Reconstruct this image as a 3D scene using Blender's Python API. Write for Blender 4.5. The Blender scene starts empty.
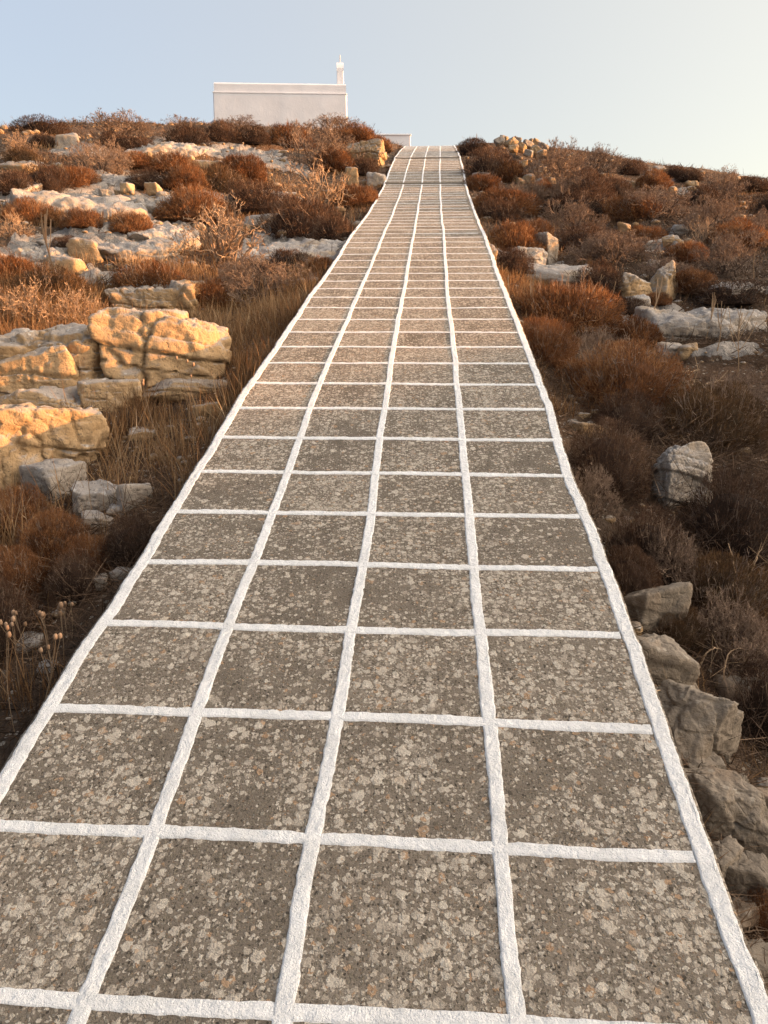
import bpy, bmesh, math, random
import numpy as np
from mathutils import Vector

rng = np.random.default_rng(7)
scene = bpy.context.scene
COL = scene.collection
R = math.radians

# ------------------------------------------------------------------ camera model
F, CX, CY, PITCH = 769.0, 384.0, 512.0, R(14.0)
FW = np.array([0, math.cos(PITCH), -math.sin(PITCH)])
UP = np.array([0, math.sin(PITCH), math.cos(PITCH)])
RT = np.array([1.0, 0, 0])
CAMZ = 1.49

def ray(px, py):
    return FW + RT * ((px - CX) / F) + UP * ((CY - py) / F)

# ------------------------------------------------------------------ numpy noise
def _hash(ix, iy, iz, s):
    n = (ix.astype(np.int64) * 374761393 + iy.astype(np.int64) * 668265263 + iz.astype(np.int64) * 1440662683 + s * 974711) & 0xFFFFFFFF
    n = ((n ^ (n >> 13)) * 1274126177) & 0xFFFFFFFF
    n = ((n ^ (n >> 16)) * 2246822519) & 0xFFFFFFFF
    return ((n ^ (n >> 15)) & 0xFFFFFF) / float(0xFFFFFF)

def noise3(p, s=0):
    p = np.asarray(p, float)
    i = np.floor(p); f = p - i
    u = f * f * f * (f * (f * 6 - 15) + 10)
    i = i.astype(np.int64)
    out = 0
    for dx in (0, 1):
        wx = u[:, 0] if dx else 1 - u[:, 0]
        for dy in (0, 1):
            wy = u[:, 1] if dy else 1 - u[:, 1]
            for dz in (0, 1):
                wz = u[:, 2] if dz else 1 - u[:, 2]
                out = out + wx * wy * wz * _hash(i[:, 0] + dx, i[:, 1] + dy, i[:, 2] + dz, s)
    return out * 2 - 1

def fbm(p, s=0, o=4, gain=.5, lac=2.03):
    a, t, v = 1.0, 0.0, 0.0
    p = np.asarray(p, float)
    for k in range(o):
        v = v + a * noise3(p, s + k * 17); t += a
        p = p * lac; a *= gain
    return v / t

def worley(p, s=0):
    """F1 and F2-F1 of a 3D cell pattern."""
    p = np.asarray(p, float)
    i = np.floor(p).astype(np.int64)
    f1 = np.full(len(p), 9.0); f2 = np.full(len(p), 9.0); cid = np.zeros(len(p))
    for dx in (-1, 0, 1):
        for dy in (-1, 0, 1):
            for dz in (-1, 0, 1):
                a, b, c = i[:, 0] + dx, i[:, 1] + dy, i[:, 2] + dz
                q = np.stack([a + _hash(a, b, c, s), b + _hash(a, b, c, s + 5), c + _hash(a, b, c, s + 9)], 1)
                d = np.sqrt(((q - p) ** 2).sum(1))
                m = d < f1
                f2 = np.where(m, f1, np.minimum(f2, d)); f1 = np.where(m, d, f1); cid = np.where(m, _hash(a, b, c, s + 13), cid)
    return cid, f2 - f1

def sstep(a, b, x):
    t = np.clip((x - a) / (b - a), 0, 1)
    return t * t * (3 - 2 * t)

# ------------------------------------------------------------------ the path's measured profile
W = 1.75                     # between the two border lines
HW = W / 2 + .035
_yw = np.array([(1090, 981), (1015, 900), (851, 723), (717, 610), (631, 524), (563.5, 456), (512, 405), (471.5, 367), (437, 334), (408, 308), (384.5, 286.5),
                (365, 266.5), (347.5, 248), (333, 233), (319.5, 219), (308.5, 207), (298.5, 198), (288.6, 186.5), (280.9, 177.5), (273.1, 169), (266.8, 162),
                (260.5, 155.5), (253.4, 149), (241.5, 138), (230, 125), (215, 107), (200, 93), (190, 84), (183, 78.5), (170, 71.5), (160, 64), (150, 53.5), (146, 47.5)], float)
_Z = F * W / _yw[:, 1]
_Yc = (CY - _yw[:, 0]) / F * _Z
_wy = _Z * FW[1] + _Yc * UP[1]
_wz = _Z * FW[2] + _Yc * UP[2] + CAMZ
_ys = np.concatenate([[-40, -8], _wy, [33, 37, 45, 60, 90]])
_zs = np.concatenate([[-6.0, -1.75], _wz, [_wz[-1] + .24, _wz[-1] + .55, _wz[-1] + .9, _wz[-1] + .9, _wz[-1] - 1.5]])
_gy = np.linspace(-40, 90, 2601)
_gz = np.interp(_gy, _ys, _zs)
_k = np.hanning(31); _k /= _k.sum()
_gs = np.convolve(np.pad(_gz, 15, mode='edge'), _k, mode='valid')
def zpath(y): return np.interp(y, _gy, _gs)
def xc(y):
    return np.interp(y, [-40, 0, 2.2, 11, 31, 60], [-2.66, -.226, -.098, .455, 1.70, 3.5])
HEAD = math.atan(.0615)
LAT = np.array([math.cos(HEAD), -math.sin(HEAD), 0])

# ------------------------------------------------------------------ terrain
_TY = np.array([-8, 1.5, 5, 8, 12, 20, 28, 36, 60.])
_TL = np.array([0, .12, .7, 1.6, 3.2, 6.5, 12, 22.])
_OL = np.array([
    [-.2, -.3, -.5, -.5, -.4, -.2, -.3, -1.5],
    [-.2, -.3, -.46, -.48, -.3, .1, .2, -.6],
    [-.15, -.26, -.40, -.38, -.1, .35, .45, -.2],
    [-.12, -.2, -.32, -.3, -.02, .4, .5, .0],
    [-.10, -.14, -.22, -.18, .05, .45, .55, .1],
    [-.06, -.08, -.08, .02, .25, .7, .75, .3],
    [-.04, .0, .18, .32, .52, .74, .70, .3],
    [-.04, .0, .22, .36, .35, .25, .1, -.2],
    [-.1, -.1, 0, 0, 0, -.2, -.5, -1.5]])
_OR = np.array([  # outer near columns: an added ridge out of view, raised to shade the path
    [-.2, -.4, -.7, -.7, -.3, .9, 1.6, 1.5],
    [-.2, -.42, -.72, -.78, -.45, .9, 1.75, 1.8],
    [-.18, -.34, -.55, -.62, -.45, .5, 1.5, 1.6],
    [-.12, -.24, -.40, -.46, -.40, .0, 1.15, 1.3],
    [-.10, -.16, -.28, -.32, -.3, -.25, .75, 1.2],
    [-.06, -.08, -.12, -.1, -.1, -.3, -.75, -1.2],
    [-.04, .02, .10, .12, .0, -.45, -1.38, -2.9],
    [-.04, .0, -.05, -.15, -.4, -1.1, -2.2, -3.9],
    [-.1, -.1, 0, 0, -.3, -1, -2, -4.]])
def _bil(T, e, y):
    e = np.clip(e, 0, _TL[-1]); y = np.clip(y, _TY[0], _TY[-1])
    i = np.clip(np.searchsorted(_TL, e, side='right') - 1, 0, len(_TL) - 2)
    j = np.clip(np.searchsorted(_TY, y, side='right') - 1, 0, len(_TY) - 2)
    u = (e - _TL[i]) / (_TL[i + 1] - _TL[i]); v = (y - _TY[j]) / (_TY[j + 1] - _TY[j])
    v = v * v * (3 - 2 * v)
    return (T[j, i] * (1 - u) + T[j, i + 1] * u) * (1 - v) + (T[j + 1, i] * (1 - u) + T[j + 1, i + 1] * u) * v

def ground(x, y):
    x = np.atleast_1d(np.asarray(x, float)); y = np.atleast_1d(np.asarray(y, float))
    d = x - xc(y); e = np.abs(d) - HW
    off = np.where(d < 0, _bil(_OL, e, y), _bil(_OR, e, y))
    out = np.where(e < 0, -.22, off)
    z = zpath(y) + out
    p = np.stack([x, y, np.zeros_like(x)], 1)
    a = sstep(.0, 1.6, e)
    z = z + a * (.16 * fbm(p * .55, 3, 3) + .07 * fbm(p * 1.9, 8, 3)) + .03 * sstep(0, .4, e) * fbm(p * 6, 21, 3)
    far = sstep(24, 120, np.maximum(np.abs(x), np.abs(y - 15)))
    return z * (1 - far) + far * (-9.0 + 1.5 * fbm(p * .03, 44, 3))

BARE = []
def bare(x, y):
    """1 where bedrock lies open, 0 under soil"""
    x = np.atleast_1d(x); y = np.atleast_1d(y)
    p = np.stack([x, y, np.zeros_like(x)], 1)
    m = np.full(len(x), -9.0)
    for (bx, by, rx, ry) in BARE:
        m = np.maximum(m, 1 - np.sqrt(((x - bx) / rx) ** 2 + ((y - by) / ry) ** 2))
    return sstep(.0, .12, m + .42 * fbm(p * 1.5, 77, 4) + .02)
_T = np.geomspace(.7, 75, 900)
def at(px, py):
    r = ray(px, py)
    P = np.array([0, 0, CAMZ]) + _T[:, None] * r
    h = P[:, 2] - ground(P[:, 0], P[:, 1])
    k = np.nonzero(h < 0)[0]
    if len(k) == 0:                       # grazing the crest: the closest approach, short of the far side
        i = int(np.argmin(np.where(P[:, 1] < 33, h, 99)))
        return np.array([P[i, 0], P[i, 1], ground(P[i, 0], P[i, 1])[0]]), _T[i]
    i = max(k[0], 1)
    t = _T[i - 1] + (_T[i] - _T[i - 1]) * h[i - 1] / (h[i - 1] - h[i])
    q = np.array([0, 0, CAMZ]) + t * r
    q[2] = ground(q[0], q[1])[0]
    return q, t

for (px, py, rx, ry) in [(60, 197, 78, 20), (130, 182, 46, 13), (150, 206, 42, 17), (100, 246, 76, 17), (152, 236, 36, 16), (35, 252, 42, 18), (292, 246, 52, 20), (322, 262, 34, 12),
        (215, 193, 58, 7), (235, 151, 52, 9), (172, 146, 38, 10), (10, 161, 28, 9), (75, 275, 72, 9), (290, 166, 42, 7), (90, 150, 50, 6), (712, 322, 74, 17), (640, 311, 40, 10), (640, 326, 42, 8), (544, 271, 54, 11), (728, 352, 44, 10),
        (592, 430, 32, 9), (655, 176, 22, 5), (690, 191, 22, 5), (490, 183, 18, 6), (660, 246, 34, 6), (736, 296, 40, 8), (556, 246, 18, 6), (20, 420, 60, 70)]:
    c, t = at(px, py); f_, _ = at(px, py + ry); b_, _ = at(px, py - ry)
    BARE.append((c[0], (f_[1] + b_[1]) / 2, rx * t / F, max((b_[1] - f_[1]) / 2, rx * t / F * .35)))
_ground0 = ground
def ground(x, y):
    x = np.atleast_1d(np.asarray(x, float)); y = np.atleast_1d(np.asarray(y, float))
    z = _ground0(x, y); m = bare(x, y)
    k = m > .01
    if k.any():
        p = np.stack([x[k], y[k], np.zeros(k.sum())], 1)
        q = 3.2 * fbm(p * .9, 81, 3) + p[:, 1] * .8
        led = np.floor(q) + sstep(.75, 1, q - np.floor(q)) - q
        cid, e = worley(p * 1.1 + .3 * np.stack([fbm(p * 2, 85, 2), fbm(p * 2, 86, 2), 0 * p[:, 0]], 1), 83)
        z[k] += m[k] * (.05 + .14 * led + .06 * fbm(p * 5, 87, 4) + .12 * (cid - .5) - .06 * (1 - sstep(0, .07, e)))
    return z

# ------------------------------------------------------------------ mesh helpers
def tri_mesh(name, V, T, tone=None, smooth=False, mat=None):
    me = bpy.data.meshes.new(name)
    V = np.asarray(V, np.float32); T = np.asarray(T, np.int32)
    n = T.shape[1]
    me.vertices.add(len(V)); me.vertices.foreach_set('co', V.ravel())
    me.loops.add(T.size); me.loops.foreach_set('vertex_index', T.ravel())
    me.polygons.add(len(T)); me.polygons.foreach_set('loop_start', np.arange(0, T.size, n, dtype=np.int32))
    if tone is not None:
        at_ = me.attributes.new('tone', 'FLOAT', 'POINT'); at_.data.foreach_set('value', np.asarray(tone, np.float32))
    me.update(calc_edges=True); me.validate()
    me.polygons.foreach_set('use_smooth', np.full(len(me.polygons), smooth))
    if mat: me.materials.append(mat)
    return me

def link(name, me, parent=None, loc=None):
    o = bpy.data.objects.new(name, me); COL.objects.link(o)
    if parent is not None: o.parent = parent
    if loc is not None: o.location = loc
    return o

def tag(o, label=None, cat=None, group=None, kind=None):
    if label: o['label'] = label
    if cat: o['category'] = cat
    if group: o['group'] = group
    if kind: o['kind'] = kind
    return o

def unit(v): return v / np.maximum(np.linalg.norm(v, axis=1, keepdims=True), 1e-9)

def blades(P, D, L, Wd, tone, bend=.25, r=rng):
    """curved pointed blades: verts, tris, tones"""
    n = len(P); D = unit(D)
    S = unit(np.cross(D, r.normal(size=(n, 3))))
    B = unit(r.normal(size=(n, 3))) * (bend * L)[:, None] if np.ndim(L) else unit(r.normal(size=(n, 3))) * bend * L
    L = np.broadcast_to(L, n)[:, None]; w = np.broadcast_to(Wd, n)[:, None] * .5
    M = P + D * L * .55 + B * .35; E = P + D * L + B
    V = np.stack([P - S * w, P + S * w, M - S * w * .8, M + S * w * .8, E], 1).reshape(-1, 3)
    b = (np.arange(n) * 5)[:, None]
    T = np.concatenate([b + [0, 1, 3], b + [0, 3, 2], b + [2, 3, 4]], 0)
    return V, T, np.repeat(tone, 5)

def tubes(A, B, ra, rb, tone):
    n = len(A); d = unit(B - A)
    ref = np.where(np.abs(d[:, 2:3]) < .8, [[0, 0, 1.]], [[1., 0, 0]])
    s = unit(np.cross(d, ref)); t = np.cross(d, s)
    V = []
    for (q, rr) in ((A, ra), (B, rb)):
        for k in range(3):
            a = k * 2 * math.pi / 3
            V.append(q + (s * math.cos(a) + t * math.sin(a)) * np.broadcast_to(rr, n)[:, None])
    V = np.stack(V, 1).reshape(-1, 3)
    b = (np.arange(n) * 6)[:, None]
    T = []
    for k in range(3):
        j = (k + 1) % 3
        T += [b + [k, j, 3 + j], b + [k, 3 + j, 3 + k]]
    return V, np.concatenate(T, 0), np.repeat(np.broadcast_to(tone, n), 6)

def join(*parts):
    V, T, N, o = [], [], [], 0
    for v, t, n in parts:
        V.append(v); T.append(t + o); N.append(n); o += len(v)
    return np.concatenate(V), np.concatenate(T), np.concatenate(N)

def ico(sub):
    bm = bmesh.new(); bmesh.ops.create_icosphere(bm, subdivisions=sub, radius=1)
    V = np.array([v.co[:] for v in bm.verts]); T = np.array([[v.index for v in f.verts] for f in bm.faces])
    bm.free(); return V, T
ICO = {k: ico(k) for k in (2, 3, 4, 5, 6)}

# ------------------------------------------------------------------ materials
class NT:
    def __init__(s, m):
        s.t = m.node_tree; s.n = s.t.nodes; s.l = s.t.links
    def add(s, typ, **kw):
        n = s.n.new(typ)
        for k, v in kw.items():
            if k.startswith('i_'):
                key = k[2:]; n.inputs[int(key) if key.isdigit() else key.replace('_', ' ')].default_value = v
            else: setattr(n, k, v)
        return n
    def con(s, a, b): s.l.new(a, b)
    def noise(s, vec, scale, detail=4, rough=.55, dist=0, dim='3D'):
        n = s.add('ShaderNodeTexNoise', noise_dimensions=dim)
        n.inputs['Scale'].default_value = scale; n.inputs['Detail'].default_value = detail
        n.inputs['Roughness'].default_value = rough; n.inputs['Distortion'].default_value = dist
        if vec is not None: s.con(vec, n.inputs['Vector'])
        return n
    def voro(s, vec, scale, feature='F1', dim='3D', rand=1):
        n = s.add('ShaderNodeTexVoronoi', feature=feature, voronoi_dimensions=dim)
        n.inputs['Scale'].default_value = scale; n.inputs['Randomness'].default_value = rand
        if vec is not None: s.con(vec, n.inputs['Vector'])
        return n
    def math(s, op, a, b=None, c=None, clamp=False):
        n = s.add('ShaderNodeMath', operation=op, use_clamp=clamp)
        for i, v in enumerate((a, b, c)):
            if v is None: continue
            if isinstance(v, (int, float)): n.inputs[i].default_value = v
            else: s.con(v, n.inputs[i])
        return n.outputs[0]
    def ramp(s, fac, stops, interp='LINEAR'):
        n = s.add('ShaderNodeValToRGB'); cr = n.color_ramp; cr.interpolation = interp
        while len(cr.elements) > 1: cr.elements.remove(cr.elements[-1])
        for i, (p, c) in enumerate(stops):
            e = cr.elements[0] if i == 0 else cr.elements.new(p)
            e.position = p; e.color = (c, c, c, 1) if isinstance(c, (int, float)) else (*c, 1)
        s.con(fac, n.inputs[0]); return n.outputs[0]
    def step(s, x, a, b):
        n = s.add('ShaderNodeMapRange', interpolation_type='SMOOTHSTEP')
        for i, v in ((1, a), (2, b)):
            if isinstance(v, (int, float)): n.inputs[i].default_value = v
            else: s.con(v, n.inputs[i])
        n.inputs[3].default_value = 0; n.inputs[4].default_value = 1
        s.con(x, n.inputs[0]); return n.outputs[0]
    def mix(s, fac, a, b, mode='MIX'):
        n = s.add('ShaderNodeMix', data_type='RGBA', blend_type=mode)
        for sock, v in ((n.inputs[0], fac), (n.inputs[6], a), (n.inputs[7], b)):
            if isinstance(v, (int, float)): sock.default_value = v
            elif isinstance(v, tuple): sock.default_value = (*v, 1)
            else: s.con(v, sock)
        return n.outputs[2]
    def bump(s, h, strength, dist, nrm=None):
        n = s.add('ShaderNodeBump'); n.inputs['Strength'].default_value = strength; n.inputs['Distance'].default_value = dist
        s.con(h, n.inputs['Height'])
        if nrm is not None: s.con(nrm, n.inputs['Normal'])
        return n.outputs[0]

def new_mat(name, rough=.9, spec=.2):
    m = bpy.data.materials.new(name); m.use_nodes = True
    t = NT(m); b = t.n['Principled BSDF']
    b.inputs['Roughness'].default_value = rough; b.inputs['Specular IOR Level'].default_value = spec
    return m, t, b

def foliage_mat(name, stops, var=.25, transl=.25):
    m, t, b = new_mat(name, .85, .12)
    a = t.add('ShaderNodeAttribute', attribute_name='tone')
    oi = t.add('ShaderNodeObjectInfo')
    f = t.math('ADD', a.outputs['Fac'], t.math('MULTIPLY', t.math('SUBTRACT', oi.outputs['Random'], .5), var), clamp=True)
    c = t.ramp(f, stops)
    t.con(c, b.inputs['Base Color'])
    tr = t.add('ShaderNodeBsdfTranslucent'); t.con(c, tr.inputs['Color'])
    mx = t.add('ShaderNodeMixShader'); mx.inputs[0].default_value = transl
    t.con(b.outputs[0], mx.inputs[1]); t.con(tr.outputs[0], mx.inputs[2])
    t.con(mx.outputs[0], t.n['Material Output'].inputs['Surface'])
    return m

M = {}
M['rust'] = foliage_mat('rust_foliage', [(0, (.055, .026, .013)), (.35, (.135, .058, .025)), (.7, (.25, .112, .045)), (1, (.38, .22, .11))])
M['dark'] = foliage_mat('dark_foliage', [(0, (.028, .018, .013)), (.4, (.060, .034, .022)), (.75, (.11, .060, .036)), (1, (.21, .13, .08))])
M['olive'] = foliage_mat('olive_foliage', [(0, (.036, .024, .014)), (.4, (.085, .050, .026)), (.75, (.15, .082, .038)), (1, (.24, .14, .07))])
M['twig'] = foliage_mat('twig_bark', [(0, (.066, .046, .036)), (.4, (.135, .095, .070)), (.75, (.24, .165, .118)), (1, (.37, .27, .19))], transl=.05)
M['spur'] = foliage_mat('pale_spur_bark', [(0, (.10, .070, .048)), (.35, (.20, .135, .088)), (.7, (.36, .24, .15)), (1, (.48, .34, .22))], transl=.05)
M['grass'] = foliage_mat('dry_grass_blades', [(0, (.078, .042, .022)), (.35, (.18, .095, .044)), (.7, (.31, .185, .09)), (1, (.50, .37, .22))], transl=.35)
M['litter'] = foliage_mat('dead_twig_litter', [(0, (.030, .020, .015)), (.4, (.075, .048, .032)), (.75, (.14, .09, .058)), (1, (.26, .18, .12))], transl=.05)
M['stalk'] = foliage_mat('dry_stalk', [(0, (.15, .095, .055)), (.5, (.28, .185, .11)), (1, (.42, .30, .19))], transl=.05)
M['seed'] = foliage_mat('dry_seed_head', [(0, (.13, .078, .045)), (.5, (.22, .14, .088)), (1, (.32, .215, .14))], transl=.1)

def rock_mat(name, top, side, stain, speck):
    m, t, b = new_mat(name, .92, .15)
    tc = t.add('ShaderNodeTexCoord'); g = t.add('ShaderNodeNewGeometry')
    oi = t.add('ShaderNodeObjectInfo')
    sh = t.add('ShaderNodeVectorMath', operation='ADD')
    t.con(tc.outputs['Object'], sh.inputs[0])
    sc_ = t.add('ShaderNodeVectorMath', operation='SCALE'); t.con(oi.outputs['Location'], sc_.inputs[0]); sc_.inputs['Scale'].default_value = 3.7
    t.con(sc_.outputs[0], sh.inputs[1]); P = sh.outputs[0]
    sx = t.add('ShaderNodeSeparateXYZ'); t.con(g.outputs['Normal'], sx.inputs[0])
    n1 = t.noise(P, 2.2, 5, .6); n2 = t.noise(P, 9, 6, .65); n3 = t.noise(P, 38, 5, .7)
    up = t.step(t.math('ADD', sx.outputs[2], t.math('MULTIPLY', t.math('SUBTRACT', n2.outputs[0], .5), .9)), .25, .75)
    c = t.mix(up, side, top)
    c = t.mix(t.step(n1.outputs[0], .48, .68), c, stain)
    c = t.mix(t.math('MULTIPLY', t.step(n2.outputs[0], .55, .72), .55), c, tuple(x * .55 for x in top))
    v = t.voro(P, 26); vr = t.add('ShaderNodeSeparateXYZ'); t.con(v.outputs['Color'], vr.inputs[0])
    li = t.math('MULTIPLY', t.step(t.math('ADD', v.outputs['Distance'], t.math('MULTIPLY', t.math('SUBTRACT', n3.outputs[0], .5), .6)), .38, .22), t.step(vr.outputs[0], .62, .7))
    c = t.mix(t.math('MULTIPLY', t.math('MULTIPLY', li, up), .7), c, speck)
    v2 = t.voro(P, 55); vr2 = t.add('ShaderNodeSeparateXYZ'); t.con(v2.outputs['Color'], vr2.inputs[0])
    dk = t.math('MULTIPLY', t.step(v2.outputs['Distance'], .4, .25), t.step(vr2.outputs[1], .72, .78))
    c = t.mix(t.math('MULTIPLY', dk, .55), c, (.09, .075, .06))
    c = t.mix(.35, c, t.ramp(n3.outputs[0], [(.3, .45), (.5, .5), (.72, .62)]), 'OVERLAY')
    rv = t.math('ADD', .86, t.math('MULTIPLY', oi.outputs['Random'], .28))
    c = t.mix(1.0, c, rv, 'MULTIPLY')
    t.con(c, b.inputs['Base Color'])
    # bedding lines, fractures and grain
    mp = t.add('ShaderNodeMapping'); mp.inputs['Scale'].default_value = (4.5, 4.5, 24); mp.inputs['Rotation'].default_value = (.12, .2, 0)
    t.con(P, mp.inputs[0]); bed = t.noise(mp.outputs[0], 1, 4, .6, .4)
    dv = t.add('ShaderNodeVectorMath', operation='ADD'); t.con(P, dv.inputs[0])
    nd = t.noise(P, 4, 3); t.con(nd.outputs['Color'], dv.inputs[1])
    cr = t.voro(dv.outputs[0], 1.9, 'DISTANCE_TO_EDGE')
    crk = t.step(cr.outputs['Distance'], 0.0, .035)
    h = t.math('ADD', t.math('ADD', t.math('MULTIPLY', bed.outputs[0], .45), t.math('MULTIPLY', crk, .10)), t.math('ADD', t.math('MULTIPLY', n2.outputs[0], .9), t.math('MULTIPLY', n3.outputs[0], .35)))
    t.con(t.bump(h, .8, .035), b.inputs['Normal'])
    return m
M['ochre'] = rock_mat('ochre_limestone', (.28, .24, .205), (.345, .235, .13), (.31, .195, .095), (.43, .40, .36))
M['grey'] = rock_mat('grey_limestone', (.275, .25, .228), (.30, .255, .21), (.31, .24, .17), (.43, .41, .38))
M['brown'] = rock_mat('brown_limestone', (.175, .147, .118), (.175, .142, .108), (.205, .138, .088), (.27, .24, .20))

# ------------------------------------------------------------------ ground sheet
def build_ground():
    xs = np.unique(np.concatenate([np.linspace(-3.4, 4.2, 190), 4.2 + np.cumsum(.045 * 1.032 ** np.arange(118)), -3.4 - np.cumsum(.045 * 1.032 ** np.arange(118)),
                                   [-600, -300, -150, -90, -60, 60, 90, 150, 300, 600]]))
    ys = np.unique(np.concatenate([np.linspace(-1, 8, 200), 8 + np.cumsum(.05 * 1.01 ** np.arange(210)), -1 - np.cumsum(.08 * 1.05 ** np.arange(60)), [50, 55, 60, 70, 90, 140, 250, 600, -60, -90, -140, -250, -600]]))
    X, Y = np.meshgrid(xs, ys)
    Zg = ground(X.ravel(), Y.ravel())
    V = np.stack([X.ravel(), Y.ravel(), Zg], 1)
    nx, ny = len(xs), len(ys)
    i = (np.arange(ny - 1)[:, None] * nx + np.arange(nx - 1)[None, :]).ravel()
    Q = np.stack([i, i + 1, i + nx + 1, i + nx], 1)
    m, t, b = new_mat('stony_soil', .95, .1)
    g = t.add('ShaderNodeNewGeometry'); P = g.outputs['Position']
    n1 = t.noise(P, .7, 5, .6); n2 = t.noise(P, 5, 6, .65); n3 = t.noise(P, 40, 4, .7)
    soil = t.ramp(n2.outputs[0], [(.28, (.042, .030, .022)), (.5, (.088, .062, .044)), (.72, (.155, .112, .080))])
    litter = t.ramp(n3.outputs[0], [(.3, (.055, .033, .021)), (.6, (.135, .078, .045)), (.8, (.25, .17, .11))])
    c = t.mix(t.step(n1.outputs[0], .42, .6), soil, litter)
    v = t.voro(P, 30); vs = t.add('ShaderNodeSeparateXYZ'); t.con(v.outputs['Color'], vs.inputs[0])
    st = t.math('MULTIPLY', t.step(v.outputs['Distance'], .42, .34), t.step(vs.outputs[0], .74, .78))
    c = t.mix(st, c, t.ramp(vs.outputs[1], [(0, (.22, .18, .14)), (1, (.40, .35, .29))]))
    # open bedrock
    a = t.add('ShaderNodeAttribute', attribute_name='tone')
    n5 = t.noise(P, 3.1, 5, .65); n6 = t.noise(P, 15, 5, .7)
    rk = t.ramp(n5.outputs[0], [(.3, (.21, .187, .165)), (.5, (.285, .257, .23)), (.7, (.34, .30, .26))])
    rk = t.mix(t.step(n6.outputs[0], .56, .70), rk, (.15, .13, .11))
    rk = t.mix(t.math('MULTIPLY', t.step(n6.outputs[0], .42, .30), .7), rk, (.46, .44, .41))
    rm = t.step(t.math('ADD', a.outputs['Fac'], t.math('MULTIPLY', t.math('SUBTRACT', n6.outputs[0], .5), .8)), .45, .6)
    c = t.mix(rm, c, rk)
    t.con(c, b.inputs['Base Color'])
    h = t.math('ADD', t.math('ADD', n2.outputs[0], t.math('MULTIPLY', n3.outputs[0], .5)), t.math('ADD', t.math('MULTIPLY', st, .5), t.math('MULTIPLY', n6.outputs[0], .8)))
    t.con(t.bump(h, 1.0, .05), b.inputs['Normal'])
    o = link('ground', tri_mesh('ground', V, Q, tone=bare(X.ravel(), Y.ravel()), smooth=True, mat=m))
    tag(o, 'stony brown hillside soil', kind='structure')
build_ground()

# ------------------------------------------------------------------ path
ROWZ = F * W * (1.383 + .2655 * (np.arange(-4, 78))) * 1e-3     # depth along the lens axis of each painted joint
_ygrid = np.linspace(-2, 33, 3501)
_zdepth = _ygrid * FW[1] + (zpath(_ygrid) - CAMZ) * FW[2]
_zdepth = np.maximum.accumulate(_zdepth)
r2 = np.random.default_rng(11)
ROWY = np.interp(ROWZ, _zdepth, _ygrid)
r1z = F * W * (1.383 + .2655 * np.array([-4])) * 1e-3
YA, YB = -1.6, 33.0
ROWY = np.array([y for y in ROWY if y > YA + .1 and y < YB - .3])
dl = ROWY[8] - ROWY[7]
JOINTS = (18.2, 22.8)     # two low risers high on the path

def path_pt(u, y, h=0.0):
    """u: metres across from the centre line, y: along; the cross lines are square to the heading"""
    u = np.asarray(u, float); y = np.asarray(y, float)
    x = xc(y) + u * LAT[0]; yy = y + u * LAT[1]
    return np.stack([x, yy, zpath(y) + h + surf(x, yy)], -1)
def surf(x, y):
    s = np.shape(x)
    p = np.stack([np.ravel(x), np.ravel(y), np.zeros(np.size(x))], 1)
    st = sum(.035 * sstep(j - .04, j + .04, p[:, 1]) for j in JOINTS) - .07 * sstep(23, 33, p[:, 1])
    return (.004 * fbm(p * 1.7, 61, 2) + .0012 * fbm(p * 14, 63, 2) + st).reshape(s)

def edge_wob(y, side):
    p = np.stack([np.full(np.size(y), side * 9.0), np.ravel(y), np.zeros(np.size(y))], 1)
    return .012 * fbm(p * 1.1, 71, 3) + .006 * fbm(p * 9, 73, 3)

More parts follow.
